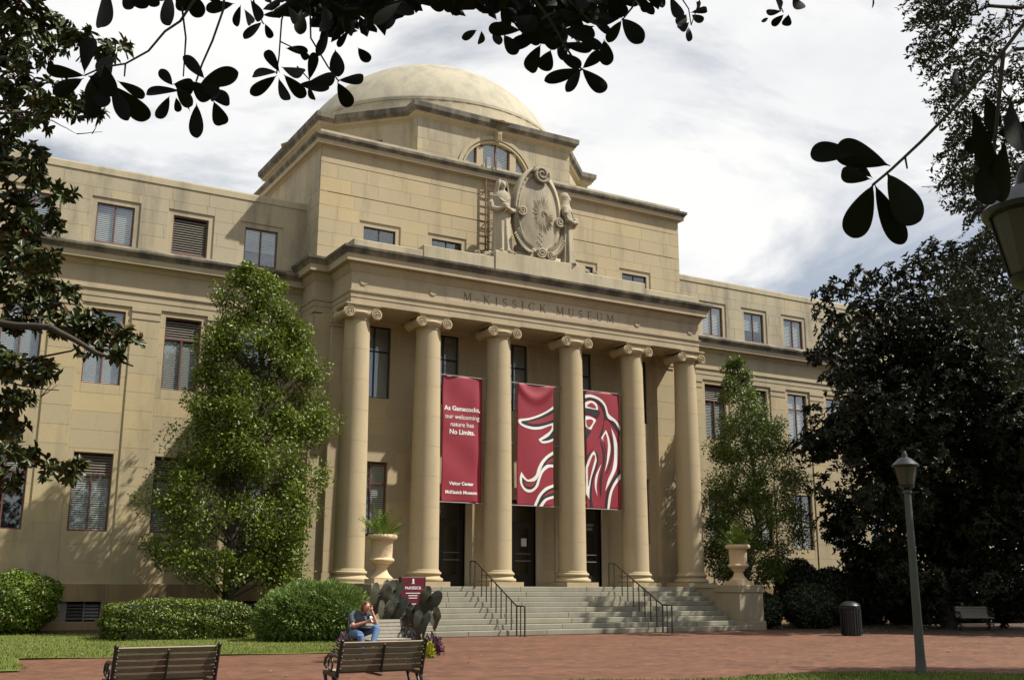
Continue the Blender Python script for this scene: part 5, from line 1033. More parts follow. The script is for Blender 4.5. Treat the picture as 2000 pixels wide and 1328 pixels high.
magnolia('magnolia_tree', tbase, tips, axes, 7, 0.23, 'darkmag', 'huge dark magnolia shading the bench and trash can', limbs, [tbase - Vector((0, 0, 0.2)), Vector((16.05, -5.2, 3)), Vector((16.2, -5.3, 7)), Vector((16.2, -5.4, 12))])
shrub('shade_fill_hedge', 'long dark hedge added along the wing wall to fill the shade behind the bench', [((14.5 + 2.1 * k, -0.6 - 0.15 * k + 0.3 * math.sin(k * 2), 1.0 + 0.15 * math.sin(k * 3)), 1.5, 1.1, 1.25) for k in range(8)], 260, 0.16, 'darkshrub', 'hedge')  # added hedge standing in for the black shade under the magnolia
# live oak hanging in beside the lantern: sprays of small leaves
OK = empty('live_oak', at(2500, 1250, 14), 'small-leaved oak with drooping sprays above the near lantern', 'tree'); OK.location.z = G
P, Dr, Nn, L = [], [], [], []; tw = MB()
def edge_u(v): return np.interp(v, [-80, 0, 100, 150, 200, 260, 320, 380, 430, 480, 520, 560, 640, 760], [1740, 1762, 1768, 1790, 1815, 1850, 1815, 1842, 1880, 1850, 1815, 1800, 1880, 1960])
for i in range(950):
    v = rnd.uniform(-160, 760); e = edge_u(v); u = e + 40 + abs(rnd.gauss(0, 1)) * 120 if rnd.random() < 0.6 else rnd.uniform(e + 60, 2250); dpt = rnd.uniform(11.0, 14.5)
    if u < 1905 and 400 < v < 470: continue
    st_ = at(u, v, dpt); ln = rnd.uniform(0.25, 0.60); dv = (-CR * rnd.uniform(0.25, 1.0) - CU * rnd.uniform(-0.1, 0.9) + CF * rnd.uniform(-0.5, 0.5)).normalized(); prev = st_
    en = project(st_ + dv * ln)
    if en[0] < edge_u(en[1]) - 8: ln *= 0.45
    m_ = int(ln / 0.028); pts = [st_ + dv * (ln * q / m_) - Vector((0, 0, 0.12 * ln * (q / m_) ** 2)) for q in range(m_ + 1)]; tw.tube(pts[::4] if m_ > 8 else pts[::2], 0.0035, 4, False)
    for q, p in enumerate(pts):
        for _ in range(2): P.append(p); w_ = rv3(1)[0]; Dr.append(np.array(dv) * 0.6 + w_ * 0.9); Nn.append(rv3(1)[0] + np.array([0, 0, 0.8])); L.append(rnd.uniform(0.045, 0.085))
n0 = len(P); L = np.array(L); link('crown', leaves_mesh('crown', P, Dr, Nn, L, L * 0.42, 'oaklf', shape6=False), OK)
tw.tube([at(2500, 1250, 14) * 1.0, at(2470, 700, 13.5), at(2350, 200, 13), at(2150, -150, 12.5)], [0.35, 0.3, 0.2, 0.1], 10)
otr = lambda v: at(float(np.interp(v, [-150, 200, 700], [2150, 2350, 2470])), v, float(np.interp(v, [-150, 200, 700], [12.5, 13, 13.5])))
for v in (-140, -60, 40, 120, 200, 270, 330, 410, 480):
    a_, b_ = otr(v - 40), at(edge_u(v) + rnd.uniform(40, 110), v + rnd.uniform(-10, 30), rnd.uniform(11.5, 13.5)); mid = a_.lerp(b_, 0.55) + Vector((0, 0, rnd.uniform(0.0, 0.35))); limb(tw, a_, mid, 0.06, 0.03, 0.03, 0.8); limb(tw, mid, b_, 0.03, 0.005, -0.04, 0.8)
    for k in range(5): m2 = a_.lerp(b_, rnd.uniform(0.3, 0.9)); limb(tw, m2, m2 + Vector((rnd.uniform(-.7, .7), rnd.uniform(-.7, .7), rnd.uniform(-.6, .5))), 0.012, 0.004, 0.0, 0.8)
tw.build('trunk', 'bark', OK)
# broad oak beyond the frame that shades the bench corner and part of the plaza
envelope_tree('shade_oak', (22.5, -12.5, G), [(5.0, 22.5, -12.5, 3.5), (7.0, 22.5, -12.5, 5.2), (9.5, 22.5, -12.5, 5.6), (12.0, 22.5, -12.5, 4.6), (14.5, 22.5, -12.5, 2.2)], 210, 70, 0.42, 'oaklf', 'broad dark oak standing past the bench corner', rc=(0.9, 1.6), trunk_r=0.4)
envelope_tree('shade_oak', (3.3, -25.2, G), [(6.5, 3.3, -25.2, 1.6), (8.0, 3.3, -25.2, 2.5), (10.5, 3.3, -25.2, 2.6), (12.5, 3.3, -25.2, 1.4)], 110, 260, 0.13, 'oaklf', 'oak at the plaza side whose shade dapples the brick', rc=(0.5, 0.9), trunk_r=0.35)

# ------------------------------------------------------------------ overhanging magnolia branch above the camera
OV = empty('overhanging_magnolia', (-23.4, -37.6, G), 'magnolia bough with large dark leaves hanging overhead against the sky', 'tree')
mb = MB(); nt_ = 22; prof = [(-0.07, .035), (-0.02, .05)] + [(q, max(0.05, q ** 0.75 * math.sqrt(max(0, 1 - q ** 3.2)) / 0.632)) for q in [math.sin(a * math.pi / 2) if a > 0.5 else a * 1.4142 for a in rng(0.02, 1.0, 19)]]
for t_, w_ in prof: c = -0.10 * t_ * t_; mb.v += [(-0.5 * w_, t_, c + 0.06 * w_), (0, t_, c), (0.5 * w_, t_, c + 0.06 * w_)]
for i in range(nt_ - 1):
    for j in range(2): mb.f.append((i * 3 + j, i * 3 + j + 1, (i + 1) * 3 + j + 1, (i + 1) * 3 + j))
LM = mb.mesh('leaf', 'overlf', True)
def big_leaf(u0, v0, u1, v1, w, dpt):
    a = at(u0, v0, dpt); b = at(u1, v1, dpt * (1 + rnd.uniform(-0.025, 0.025))); Y = b - a; n = (CF + Vector((rnd.uniform(-.35, .35), rnd.uniform(-.35, .35), rnd.uniform(-.3, .3)))).normalized()
    X = Y.cross(n).normalized() * (w / FPX * dpt * 0.96); Z = X.cross(Y).normalized() * Y.length * rnd.choice((-1, 1)); o = D.objects.new('leaf', LM); COL.objects.link(o); parent_to(o, OV)
    o.matrix_basis = Matrix(((X.x, Y.x, Z.x, a.x), (X.y, Y.y, Z.y, a.y), (X.z, Y.z, Z.z, a.z), (0, 0, 0, 1)))
LV = [(165, 140, 176, 70, 34), (163, 148, 90, 136, 26), (160, 155, 107, 182, 34), (212, 168, 200, 108, 40), (180, 160, 182, 232, 36), (196, 170, 200, 205, 34), (220, 170, 246, 230, 30), (224, 170, 289, 236, 42), (232, 160, 284, 190, 22), (175, 150, 222, 170, 40), (190, 140, 175, 200, 40), (205, 130, 215, 190, 36),
      (392, 165, 459, 143, 38), (398, 152, 363, 113, 26), (336, 166, 314, 138, 22), (350, 178, 281, 178, 22), (330, 190, 309, 232, 28), (344, 192, 349, 219, 18), (368, 190, 364, 216, 22), (384, 206, 383, 266, 30), (398, 182, 452, 196, 34), (418, 200, 436, 248, 32), (340, 165, 380, 172, 34), (375, 160, 410, 195, 36), (390, 170, 430, 175, 34), (345, 172, 372, 205, 30), (410, 165, 425, 195, 30),
      (206, -25, 203, 62, 36), (243, -12, 256, 16, 28), (278, -15, 272, 16, 34), (300, -12, 300, 14, 26), (330, -12, 326, 44, 36), (368, -15, 392, 32, 34), (352, -14, 356, 22, 26), (455, 8, 404, 18, 26), (470, 12, 458, 52, 20), (478, 20, 495, 52, 18), (510, 45, 478, 72, 20), (518, 48, 530, 75, 16), (490, 2, 512, 42, 24), (515, 30, 548, 28, 14),
      (545, 140, 519, 98, 22), (540, 142, 490, 143, 24), (538, 150, 491, 184, 26), (545, 155, 561, 200, 22), (552, 132, 597, 148, 26), (604, 155, 615, 104, 22), (604, 160, 656, 154, 32), (604, 168, 611, 198, 16), (556, 148, 595, 190, 28), (662, 157, 714, 154, 22), (660, 163, 684, 208, 30), (585, 165, 640, 170, 26), (655, 100, 660, 145, 30), (640, 60, 622, 105, 20), (700, 95, 720, 120, 24), (560, 95, 600, 100, 18), (585, 100, 602, 116, 16),
      (1137, 137, 1068, 156, 26), (1133, 138, 1109, 176, 22), (1138, 136, 1182, 179, 34), (1139, 133, 1174, 103, 24), (1216, 38, 1252, 80, 36), (1213, 42, 1188, 80, 24), (1180, 80, 1186, 126, 30), (1184, 50, 1204, 20, 26), (1092, 105, 1132, 130, 30), (1055, 90, 1030, 142, 34), (1075, 100, 1060, 138, 34), (1100, 60, 1158, 68, 34), (1098, 85, 1155, 97, 26), (1200, -5, 1212, 36, 40), (1020, 60, 1080, 75, 34), (985, 70, 1008, 104, 28), (1000, 35, 1045, 45, 28), (930, 60, 905, 75, 18), (940, 62, 940, 88, 18), (965, 62, 975, 84, 20),
      (1310, -5, 1330, 38, 24), (1255, -8, 1262, 24, 20), (1285, -8, 1290, 16, 20), (1350, 25, 1385, 18, 14), (1352, 30, 1372, 42, 22), (1340, 30, 1325, 48, 24), (1345, 45, 1325, 60, 20), (1345, 55, 1346, 78, 16), (1360, 5, 1368, 18, 22),
      (1515, 0, 1530, 18, 22), (1525, 22, 1496, 26, 16), (1530, 30, 1508, 50, 16), (1540, 30, 1535, 52, 20), (1550, -5, 1566, 20, 26), (1500, 36, 1490, 42, 8), (1704, -8, 1706, 18, 9),
      (1732, 322, 1630, 288, 56), (1668, 300, 1583, 296, 48), (1698, 350, 1640, 338, 34), (1702, 346, 1660, 316, 26), (1704, 364, 1662, 462, 60), (1711, 366, 1762, 476, 44), (1735, 342, 1790, 432, 80), (1870, 185, 1865, 142, 16), (1925, 190, 1945, 255, 44), (1945, 255, 1888, 292, 36), (1950, 262, 2020, 258, 44), (1942, 285, 1922, 402, 54), (1962, 280, 1952, 392, 46), (1975, 200, 1990, 300, 60), (1900, 215, 1930, 330, 40)]
def dep(u, v): return 2.75 if u > 1570 and v > 100 else (3.9 if u < 470 else (5.6 if u < 760 else (5.0 if u < 1280 else 7.5)))
for a in LV: big_leaf(*a, dep(a[0], a[1]) * rnd.uniform(0.97, 1.03))
nl = len(LV)
while nl < 300:      # dense inner leaves of the bough
    reg = rnd.choices([(470, 760, -60, 118), (730, 900, -60, 52), (880, 1195, -60, 92), (1190, 1330, -60, 0), (150, 480, -70, -14)], [5, 4, 6, 1, 1])[0]; u = rnd.uniform(reg[0], reg[1]); v = rnd.uniform(reg[2], reg[3]); 
    lim = np.interp(u, [470, 520, 560, 620, 680, 720, 760, 820, 880, 960, 1020, 1080, 1150, 1200, 1330], [15, 20, 40, 80, 90, 78, 50, 36, 40, 55, 90, 112, 92, 25, 0])
    if v > lim - 22: continue
    a = rnd.uniform(0, 2 * math.pi); l = rnd.uniform(34, 62); big_leaf(u, v, u + l * math.cos(a), min(lim + 6, v + l * 0.8 * math.sin(a) + 8), l * 0.45, dep(u, v) * rnd.uniform(0.9, 1.4)); nl += 1
Pd, Dd, Ld = [], [], []
while len(Pd) < 650:
    reg = rnd.choices([(480, 760, -70, 110), (730, 900, -70, 45), (880, 1195, -70, 85), (1190, 1330, -70, -8), (100, 480, -80, -20)], [6, 4, 8, 1, 1])[0]; u = rnd.uniform(reg[0], reg[1]); v = rnd.uniform(reg[2], reg[3])
    lim = np.interp(u, [470, 520, 560, 620, 680, 720, 760, 820, 880, 960, 1020, 1080, 1150, 1200, 1330], [10, 15, 30, 72, 82, 66, 40, 26, 30, 45, 82, 104, 80, 15, -10])
    if v > lim - 30 or (u < 600 and v > 20): continue
    a = rnd.uniform(0, 2 * math.pi); d0 = rnd.uniform(5.0, 8.0); p0 = at(u, v, d0); p1 = at(u + 40 * math.cos(a), min(lim, v + 40 * math.sin(a)), d0 + rnd.uniform(-.1, .1)); Pd.append(np.array(p0)); Dd.append(np.array(p1 - p0)); Ld.append(rnd.uniform(0.11, 0.17))
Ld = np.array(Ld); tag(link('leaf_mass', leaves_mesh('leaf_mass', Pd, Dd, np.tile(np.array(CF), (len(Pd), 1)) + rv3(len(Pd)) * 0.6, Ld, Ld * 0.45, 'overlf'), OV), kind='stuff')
tw = MB()
for ln, d0, r in (([(420, -60), (352, 42), (322, 62), (290, 100), (245, 125), (200, 132), (165, 148)], 3.9, 0.0055), ([(350, -30), (356, 20), (363, 75), (360, 120), (358, 150)], 3.9, 0.0045), ([(440, -30), (436, 20), (415, 80), (395, 125), (383, 160)], 3.9, 0.005), ([(245, 125), (243, 150)], 3.9, 0.004), ([(575, -30), (560, 8), (550, 40), (545, 110), (540, 145)], 5.6, 0.006), ([(548, 82), (575, 95), (585, 100)], 5.6, 0.004), ([(605, -20), (606, 40), (607, 75), (640, 130), (662, 160)], 5.6, 0.006), ([(580, 130), (605, 157)], 5.6, 0.004), ([(490, -20), (500, 20), (515, 48)], 5.6, 0.005), ([(714, 20), (716, 50)], 5.6, 0.004), ([(1000, -60), (1075, 40), (1100, 85), (1120, 115), (1137, 137)], 5.0, 0.007), ([(1110, 0), (1150, 40), (1172, 52)], 5.0, 0.006), ([(1245, -20), (1235, 15), (1215, 40)], 5.0, 0.006), ([(1320, -20), (1345, 18), (1350, 50)], 7.5, 0.006), ([(1370, -10), (1360, 20), (1350, 50)], 7.5, 0.005), ([(1510, -20), (1530, 25)], 7.5, 0.006),
               ([(2080, -60), (1960, 100), (1895, 175), (1860, 215), (1800, 276), (1740, 332), (1704, 362)], 2.75, 0.0055), ([(1768, 308), (1772, 330)], 2.75, 0.003), ([(1960, 100), (1945, 255), (1940, 300)], 2.75, 0.006), ([(200, -30), (206, -20)], 3.9, 0.004)):
    tw.tube([at(u, v, d0) for u, v in ln], [r * (0.95 - 0.4 * i / len(ln)) for i in range(len(ln))], 6)
for (u, v, d0), (u2, v2, d2) in (((420, -60, 3.9), (700, -420, 5)), ((575, -30, 5.6), (700, -420, 5)), ((1000, -60, 5.0), (700, -420, 5)), ((605, -20, 5.6), (700, -420, 5)), ((1245, -20, 5.0), (1000, -420, 5)), ((1320, -20, 7.5), (1000, -420, 5)), ((2080, -60, 2.75), (1500, -600, 3.5))): tw.tube([at(u, v, d0), at((u + u2) / 2, (v + v2) / 2 - 30, (d0 + d2) / 2), at(u2, v2, d2)], [0.008, 0.014, 0.025], 6)
top = Vector((-23.2, -37.3, 6.2))
for u2, v2, d2 in ((700, -420, 5), (1000, -420, 5), (1500, -600, 3.5)): tw.tube([at(u2, v2, d2), (at(u2, v2, d2) + top) / 2 + Vector((0, 0, 0.5)), top], [0.025, 0.06, 0.11], 8)
tw.tube([(-23.4, -37.6, G - 0.2), (-23.35, -37.5, 2), (-23.2, -37.3, 6.2), (-23, -37.2, 10)], [0.34, 0.28, 0.2, 0.08], 12); tw.build('bough', 'bark', OV)
tips = []; 
while len(tips) < 1500:
    p = np.array([-21.8, -35.8, 7.0]) + rv3(1)[0] * np.array([5.5, 5.5, 3.0]) * rnd.uniform(0.4, 1.0); q = Vector(p) - CP; d_ = q.dot(CF)
    if d_ > -0.5:
        uu, vv, _ = project(p) if d_ > 0.05 else (0, -999, 0)
        if d_ < 0.3 or (vv > -180 and -250 < uu < 2250): continue
    tips.append(p)
for u, v, d0 in [(a[0], a[1], dep(a[0], a[1])) for a in LV[::2]] + [(1000, 40, 5), (650, 40, 5.6)]:      # unseen leaves added sunward to shade the hanging twigs
    for k in range(14):
        p = np.array(at(u, v, d0) + SUNV * rnd.uniform(1.0, 4.5)) + rv3(1)[0] * 0.45; q = Vector(p) - CP
        if q.dot(CF) > 0.3: uu, vv, _ = project(p)
        else: uu, vv = 0, -999
        if not (vv > -120 and -200 < uu < 2200): tips.append(p)
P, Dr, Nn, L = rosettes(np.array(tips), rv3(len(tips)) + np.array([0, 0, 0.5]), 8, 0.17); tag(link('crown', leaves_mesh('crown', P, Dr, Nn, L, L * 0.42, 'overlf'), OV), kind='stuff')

# ------------------------------------------------------------------ unseen tree ring added to cut sky light (also mirrored in the panes)
Cs, Rs = [], []; tk = MB(); fy = math.atan2(CF.x, CF.y)
for i in range(34):
    a = fy + math.radians(65 + 235 * i / 33 + rnd.uniform(-3, 3)); r = rnd.uniform(26, 40); bx, by = CP.x + r * math.sin(a), CP.y + r * math.cos(a); h = rnd.uniform(15, 23)
    tk.tube([(bx, by, G - 0.2), (bx + rnd.uniform(-.5, .5), by, h * 0.4), (bx, by, h * 0.8)], [0.4, 0.3, 0.1], 8)
    for k in range(26): d = rv3(1)[0]; Cs.append((bx + d[0] * 4.2, by + d[1] * 4.2, h * 0.58 + d[2] * h * 0.38)); Rs.append(rnd.uniform(1.2, 2.2))
P, Dr, Nn, L = clump_leaves(Cs, Rs, 46, 0.62); WD = link('sky_block_trees', leaves_mesh('sky_block_trees', P, Dr, Nn, L, L * 0.6, 'oaklf', shape6=False)); tag(WD, 'unseen tree ring added behind the viewpoint to cut sky light', 'trees', kind='stuff'); tk.build('sky_block_trunks', 'bark', WD)

# ------------------------------------------------------------------ lamps
def lamp_post(x, y, h, label):
    T = empty('lamp_post', (x, y, G), label, 'lamp', 'lantern posts'); z0 = G
    p = MB(); p.lathe([(0.13, 0), (0.13, 0.05), (0.10, 0.12), (0.085, 0.4), (0.062, h - 0.12), (0.06, h - 0.10), (0.085, h - 0.08), (0.085, h - 0.05), (0.05, h)], 20, (x, y, z0)); autosmooth(p.build('post', 'pole', T), 40)
    g = MB(); g.lathe([(0.12, h + 0.06), (0.135, h + 0.08), (0.205, h + 0.42)], 16, (x, y, z0)); g.build('lantern_glass', 'lens', T)
    c = MB(); c.lathe([(0.05, h - 0.02), (0.13, h + 0.02), (0.14, h + 0.06), (0.10, h + 0.062)], 16, (x, y, z0)); autosmooth(c.build('lantern_base', 'iron', T), 40); c = MB(); c.lathe([(0.20, h + 0.41), (0.25, h + 0.42), (0.255, h + 0.45), (0.20, h + 0.50), (0.12, h + 0.57), (0.06, h + 0.60), (0.05, h + 0.66), (0.02, h + 0.72)], 20, (x, y, z0)); autosmooth(c.build('lantern_cap', 'iron', T), 40)
    r = MB()
    for k in range(4): a = math.pi / 4 + k * math.pi / 2; r.tube([(x + 0.135 * math.cos(a), y + 0.135 * math.sin(a), z0 + h + 0.06), (x + 0.212 * math.cos(a), y + 0.212 * math.sin(a), z0 + h + 0.42)], 0.009, 6)
    r.build('lantern_rib', 'iron', T)
lamp_post(-4.24, -20.39, 3.42, 'dark lamp post on the lawn edge before the dark magnolia')
q = at(2018, 480, 6.0); lamp_post(q.x, q.y, q.z - G - 0.24, 'near black lantern under the drooping oak sprays')

# ------------------------------------------------------------------ sign, elephant ears, flowers
SG = empty('garnet_sign', (-9.2, -9.0, G), 'dark garnet sign lettered McKissick behind the elephant ears', 'sign')
sx, sy = -9.22, -9.05; o = MB().box(sx - 0.33, sx + 0.33, sy, sy + 0.10, 0.55, 1.735).build('sign_board', 'sign', SG); bevel(o, 0.01)
MB().box(sx - 0.345, sx - 0.331, sy - 0.004, sy + 0.11, 0.1, 1.74).build('sign_post', 'black', SG); MB().box(sx + 0.331, sx + 0.345, sy - 0.004, sy + 0.11, 0.1, 1.74).build('sign_post', 'black', SG)
for z0 in (0.1,): MB().box(sx - 0.2, sx + 0.2, sy + 0.02, sy + 0.08, G, 0.55).build('sign_base', 'black', SG)
me = text_mesh('McKISSICK', 0.098, 0.002)
for v in me.vertices: v.co = (sx + v.co.x, sy - 0.005, 1.44 + v.co.y)
me.materials.clear(); link('sign_text', me, SG, 'white')
em = MB(); em.box(sx - 0.022, sx + 0.022, sy - 0.005, sy, 1.60, 1.66); em.box(sx - 0.04, sx + 0.04, sy - 0.005, sy, 1.575, 1.592); em.ball((sx, sy - 0.001, 1.675), 0.028, 0.005, 0.022, 10, 6); em.build('sign_emblem', 'white', SG)
for z, w_ in ((1.335, 0.20), (1.275, 0.13), (1.215, 0.115), (1.07, 0.095), (0.93, 0.28), (0.86, 0.1), (0.80, 0.12)): MB().box(sx - w_, sx + w_, sy - 0.004, sy, z, z + 0.018).build('sign_line', 'white', SG)
EA = empty('elephant_ear_plant', (-9.9, -10.3, G), 'dark purple elephant ear plant with huge heart-shaped leaves behind the bench', 'plant')
mb = MB(); half = [(0.0, 0.02), (0.07, 0.20), (0.20, 0.30), (0.34, 0.26), (0.43, 0.10), (0.45, -0.12), (0.39, -0.36), (0.28, -0.60), (0.13, -0.84), (0.0, -1.02)]
out2 = half + [(-x, y) for x, y in half[-2:0:-1]]; no = len(out2); ctr = Vector((0, -0.10))
for r_ in (0.12, 0.4, 0.7, 1.0):
    for i, (x, y) in enumerate(out2):
        p = ctr + (Vector((x, y)) - ctr) * r_; mb.v.append((p.x, p.y, 0.34 * abs(p.x) - 0.30 * max(0, -p.y) ** 2 + 0.05 * r_ ** 3 * math.sin(i * 2.4)))
mb.f.append(tuple(range(no)))
for k in range(3):
    for i in range(no): mb.f.append((k * no + i, k * no + (i + 1) % no, (k + 1) * no + (i + 1) % no, (k + 1) * no + i))
EM = mb.mesh('large_leaf', 'ear', True); stalks = MB()
for u, v, s_, rz_, d0 in ((742, 1166, 46, 200, 24.6), (773, 1162, 46, 175, 25.0), (780, 1186, 40, 160, 24.2), (800, 1196, 30, 230, 24.6), (752, 1193, 36, 190, 24), (808, 1196, 30, 150, 24.2), (842, 1174, 44, 120, 25.2), (845, 1207, 32, 140, 24.8), (826, 1214, 34, 190, 24), (762, 1182, 34, 230, 24.8), (764, 1150, 30, 170, 25.3), (768, 1200, 30, 170, 24.3), (795, 1205, 26, 200, 24.3)):
    c = at(u, v - s_ * 0.28, d0); o = D.objects.new('large_leaf', EM); COL.objects.link(o); parent_to(o, EA); sz = s_ / FPX * d0 * 1.12
    nrm = (-CF + Vector((rnd.uniform(-.9, .9), rnd.uniform(-.5, .5), rnd.uniform(0.1, 0.9)))).normalized(); dn = Vector((rnd.uniform(-.5, .5), rnd.uniform(-.3, .3), 1)); Yv = (dn - nrm * dn.dot(nrm)).normalized(); Xv = Yv.cross(nrm)
    o.matrix_basis = Matrix(((Xv.x * sz, Yv.x * sz, nrm.x * sz, c.x), (Xv.y * sz, Yv.y * sz, nrm.y * sz, c.y), (Xv.z * sz, Yv.z * sz, nrm.z * sz, c.z), (0, 0, 0, 1)))
    b_ = Vector((-9.9 + rnd.uniform(-.35, .6), -10.2 + rnd.uniform(-.3, .3), G)); stalks.tube([b_, b_.lerp(c, 0.55) + Vector((0, 0, 0.12)), c], [0.022, 0.016, 0.010], 6)
stalks.build('stalk', 'ear', EA)
def tuft(name, c, r, h, n, mat, label, leaf=0.09, lw=0.3):
    d = rv3(n); d[:, 2] = np.abs(d[:, 2]); P = np.array(c) + d * np.array([r, r, h]) * (0.35 + 0.65 * nr.random(n))[:, None]; L = leaf * (0.6 + 0.8 * nr.random(n)); T = empty(name, c, label, 'plant')
    link('foliage', leaves_mesh('foliage', P, d + rv3(n) * 0.6 + np.array([0, 0, .4]), rv3(n), L, L * lw, mat, shape6=False), T); st_ = MB()
    for k in range(24): e = Vector(c) + Vector((rnd.uniform(-r, r), rnd.uniform(-r, r), h * rnd.uniform(.4, .9))) * 0.75; st_.bar(Vector(c), e, 0.008)
    st_.build('stem', mat, T)
q = at(686, 1262, 24.5); tuft('purple_plant', (q.x, q.y, G), 0.42, 0.55, 900, 'flowerp', 'purple leafy plant at the bench end by the feathery shrub')
q = at(846, 1258, 25); tuft('purple_plant', (q.x, q.y, G), 0.24, 0.50, 600, 'flowerp', 'purple leafy plant beside the yellow one at the steps')
q = at(828, 1260, 24.2); tuft('yellow_plant', (q.x, q.y, G), 0.26, 0.36, 700, 'flowery', 'yellow-green leafy plant at the bench end near the steps', 0.07, 0.7)
q = at(766, 1255, 24.5); tuft('grey_plant', (q.x, q.y, G), 0.5, 0.22, 500, 'darkshrub', 'low dark plant seen under the bench seat')

# ------------------------------------------------------------------ seated person
PX, PY = -11.98, -12.12
PE = empty('person', (PX, PY - 0.3, G), 'person in grey shirt and jeans bent over a phone on the bench', 'person')
V3 = lambda x, y, z: Vector((PX + x, PY + y, z))
hip, chest, neck, head = V3(0, 0, 0.53), V3(0.03, -0.10, 0.86), V3(0.06, -0.19, 1.00), V3(0.09, -0.26, 1.09)
Lsh, Rsh = V3(-0.17, -0.08, 0.93), V3(0.22, -0.13, 0.93)      # towards the picture's left / right
Lel, Lwr = V3(-0.19, -0.25, 0.69), V3(0.06, -0.44, 0.79); Rel, Rwr = V3(0.33, -0.30, 0.72), V3(0.20, -0.33, 1.00)
Lkn, Lan = V3(-0.10, -0.46, 0.52), V3(-0.06, -0.52, 0.10); Rkn, Ran = V3(0.27, -0.47, 0.66), V3(0.10, -0.62, 0.30)
bd = MB(); bd.tube([hip - Vector((0, 0, .03)), (hip + chest) / 2, chest, chest + Vector((0.01, -.02, .08))], [0.14, 0.13, 0.14, 0.10], 14); bd.tube([Lsh, chest + Vector((0, 0, .06)), Rsh], [0.055, 0.09, 0.055], 10); bd.tube([chest + Vector((0, 0, .05)), neck, head], [0.06, 0.05, 0.05], 10)
bd.ball(head, 0.078, 0.095, 0.112, 18, 12); bd.ball(head + Vector((0.03, -0.095, -0.02)), 0.015, 0.02, 0.025, 8, 6); bd.ball(head + Vector((0.03, -0.075, -0.065)), 0.028, 0.02, 0.012, 8, 6); bd.ball(head + Vector((0.03, -0.06, -0.095)), 0.03, 0.03, 0.02, 8, 6)
for s in (-1, 1): bd.ball(head + Vector((s * 0.08, 0.0, -0.01)), 0.015, 0.025, 0.03, 8, 6)
for a, b, c in ((Lsh, Lel, Lwr), (Rsh, Rel, Rwr)):
    bd.tube([a, (a + b) / 2, b], [0.055, 0.05, 0.042], 10); bd.tube([b, b.lerp(c, .4), c], [0.043, 0.04, 0.027], 10); d_ = (c - b).normalized(); pm = c + d_ * 0.05; bd.ball(pm, 0.038, 0.035, 0.045, 10, 8); side = d_.cross(Vector((0.3, 1, 0.2))).normalized()
    for f in range(4): bs = pm + d_ * 0.03 + side * (0.024 * (f - 1.5)); bd.tube([bs, bs + d_ * 0.04 + Vector((0, -.012, 0)), bs + d_ * (0.062 - 0.006 * abs(f - 1.5)) + Vector((0.0, -.035, 0))], [0.0095, 0.009, 0.007], 6)
    bd.tube([pm - d_ * 0.02 + side * 0.035, pm + side * 0.06 + d_ * 0.025, pm + side * 0.05 + d_ * 0.055], [0.012, 0.010, 0.008], 6)
for a, b, c in ((hip + Vector((-.09, 0, 0)), Lkn, Lan), (hip + Vector((.09, 0, 0)), Rkn, Ran)): bd.tube([a, (a + b) / 2, b], [0.085, 0.078, 0.06], 12); bd.tube([b, b.lerp(c, .35), c], [0.06, 0.058, 0.04], 12)
o = bd.build('body', 'skin', PE, True); remesh(o, 0.011, 1)
sh = MB(); sh.tube([hip + Vector((0, 0, -.02)), (hip + chest) / 2, chest, chest + Vector((0.01, -.02, .085))], [0.165, 0.155, 0.165, 0.11], 16); sh.tube([Lsh, chest + Vector((0, 0, .06)), Rsh], [0.075, 0.105, 0.075], 12)
for a, b in ((Lsh, Lel), (Rsh, Rel)): sh.tube([a, a.lerp(b, 0.75)], [0.078, 0.066], 12)
remesh(sh.build('shirt', 'shirt', PE, True), 0.018, 1)
jn = MB(); jn.ball(hip + Vector((0, -0.02, -0.02)), 0.18, 0.15, 0.11, 16, 10)
for a, b, c in ((hip + Vector((-.09, 0, 0)), Lkn, Lan), (hip + Vector((.09, 0, 0)), Rkn, Ran)): jn.tube([a, (a + b) / 2, b], [0.10, 0.092, 0.075], 14); jn.tube([b, b.lerp(c, .4), b.lerp(c, 0.94)], [0.075, 0.07, 0.058], 14)
remesh(jn.build('jeans', 'jeans', PE, True), 0.018, 1)
for a in (Lan, Ran): f = MB(); f.tube([a + Vector((0, 0.04, -0.03)), a + Vector((0.01, -0.06, -0.06)), a + Vector((0.02, -0.18, -0.075))], [0.045, 0.05, 0.035], 10); remesh(f.build('shoe', 'shoe', PE, True), 0.012, 1)
hr = MB(); hr.ball(head + Vector((-0.005, 0.028, 0.028)), 0.092, 0.098, 0.105, 18, 12); hr.tube([head + Vector((-0.075, -0.01, 0.06)), head + Vector((-0.095, 0.0, -0.03)), head + Vector((-0.085, 0.01, -0.12))], [0.03, 0.035, 0.02], 8); hr.tube([head + Vector((0.075, -0.0, 0.06)), head + Vector((0.09, 0.01, -0.03)), head + Vector((0.08, 0.02, -0.10))], [0.03, 0.032, 0.02], 8); hr.tube([head + Vector((0, -0.06, 0.10)), head + Vector((-.05, -0.07, 0.06))], 0.025, 8); remesh(hr.build('hair', 'hair', PE, True), 0.012, 1)
ph = MB().box(-0.034, 0.034, -0.005, 0.005, -0.07, 0.07).build('phone', 'white'); ph.location = V3(0.13, -0.50, 0.84); ph.rotation_euler = (math.radians(-35), 0, math.radians(20)); bevel(ph, 0.004); tag(ph, 'small pale phone held in front of the seated person', 'phone')
bg_ = MB(); bg_.ball(V3(0.13, -0.27, 0.65), 0.19, 0.13, 0.055, 16, 8); bg_.tube([V3(-0.02, -0.22, 0.66), V3(0.02, -0.2, 0.72), V3(0.1, -0.2, 0.69)], 0.012, 6); o = bg_.build('handbag', 'bag', None, True); tag(o, 'black soft bag lying in the lap of the seated person', 'bag')

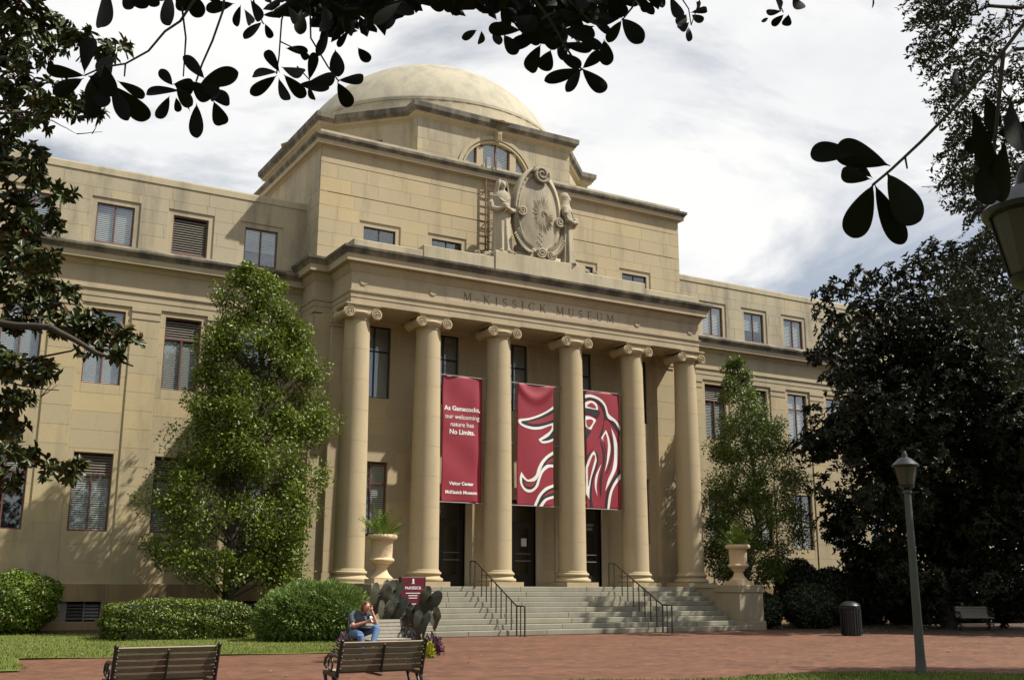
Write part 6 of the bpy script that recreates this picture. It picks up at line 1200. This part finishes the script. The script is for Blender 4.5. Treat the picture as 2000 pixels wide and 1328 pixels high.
# ------------------------------------------------------------------ trash can, pipe, fallen leaves, grass
TC = empty('trash_can', (7.3, -8.2, G), 'black ribbed trash can with domed lid at the plaza edge', 'trash can')
c = MB(); c.lathe([(0.28, 0.0), (0.31, 0.02), (0.31, 0.86), (0.33, 0.88), (0.33, 0.93), (0.29, 0.93)], 28, (7.3, -8.2, G)); autosmooth(c.build('can_body', 'iron', TC), 40)
for k in range(22): a = 2 * math.pi * k / 22; MB().bar((7.3 + 0.325 * math.cos(a), -8.2 + 0.325 * math.sin(a), G + 0.03), (7.3 + 0.325 * math.cos(a), -8.2 + 0.325 * math.sin(a), G + 0.86), 0.035, 0.02).build('can_rib', 'iron', TC)
c = MB(); c.lathe([(0.335, 0.94), (0.34, 0.97), (0.27, 1.05), (0.16, 1.10), (0.05, 1.115)], 28, (7.3, -8.2, G)); autosmooth(c.build('can_lid', 'iron', TC), 50)
PI_ = MB(); PI_.tube([(-17.05, 2.35, 0.0), (-17.05, 2.35, 0.30), (-17.12, 2.35, 0.36), (-17.40, 2.35, 0.36)], 0.045, 10); PI_.tube([(-17.38, 2.35, 0.36), (-17.44, 2.35, 0.36)], 0.075, 10); tag(autosmooth(PI_.build('standpipe', 'rust'), 50), 'short rusty standpipe at the wing wall beside the vent', 'pipe')
def inside(poly, x, y):
    r = False; n = len(poly)
    for i in range(n):
        (x0, y0), (x1, y1) = poly[i], poly[(i + 1) % n]
        if (y0 > y) != (y1 > y) and x < (x1 - x0) * (y - y0) / (y1 - y0) + x0: r = not r
    return r
P = []
for _ in range(60): P.append((rnd.uniform(-17, 9), rnd.uniform(-17, -4), G + 0.012))
for _ in range(160): P.append((rnd.uniform(-18, -12), rnd.uniform(-9, 1.5), 0.06))
for _ in range(500): P.append((rnd.uniform(8.3, 15), rnd.uniform(-7.5, 2), G + 0.0))
P = [(x, y, max(z, ground_z(x, y) + 0.03)) for x, y, z in P if not (8.0 > x > -8.2 and y > -3.8)]
n = len(P); dd = rv3(n); dd[:, 2] *= 0.25; nn = rv3(n) * 0.4 + np.array([0, 0, 1]); L = 0.05 + 0.07 * nr.random(n)
tag(link('fallen_leaves', leaves_mesh('fallen_leaves', P, dd, nn, L, L * 0.5, 'litter', shape6=False)), 'dry brown fallen leaves scattered on brick, lawn and bed', 'leaves', kind='stuff')
P = []
while len(P) < 26000:
    x = rnd.uniform(-19.5, -9.6); e = -11.6 if x < -18.3 else lawn_edge(x); y = e + (1.2 - e) * rnd.random() ** 1.3
    P.append((x, y, ground_z(x, y) + 0.02))
while len(P) < 46000:
    x = rnd.uniform(-12, -2.4); y = rnd.uniform(-22.5, -18.2)
    if inside(FL, x, y): P.append((x, y, G + 0.03))
n = len(P); dd = rv3(n) * 0.5 + np.array([0, 0, 1.0]); L = 0.035 + 0.035 * nr.random(n)
tag(link('grass_blades', leaves_mesh('grass_blades', P, dd, rv3(n), L, L * 0.22, 'grassb', shape6=False)), 'short mown grass blades on the lawns', 'grass', kind='stuff')
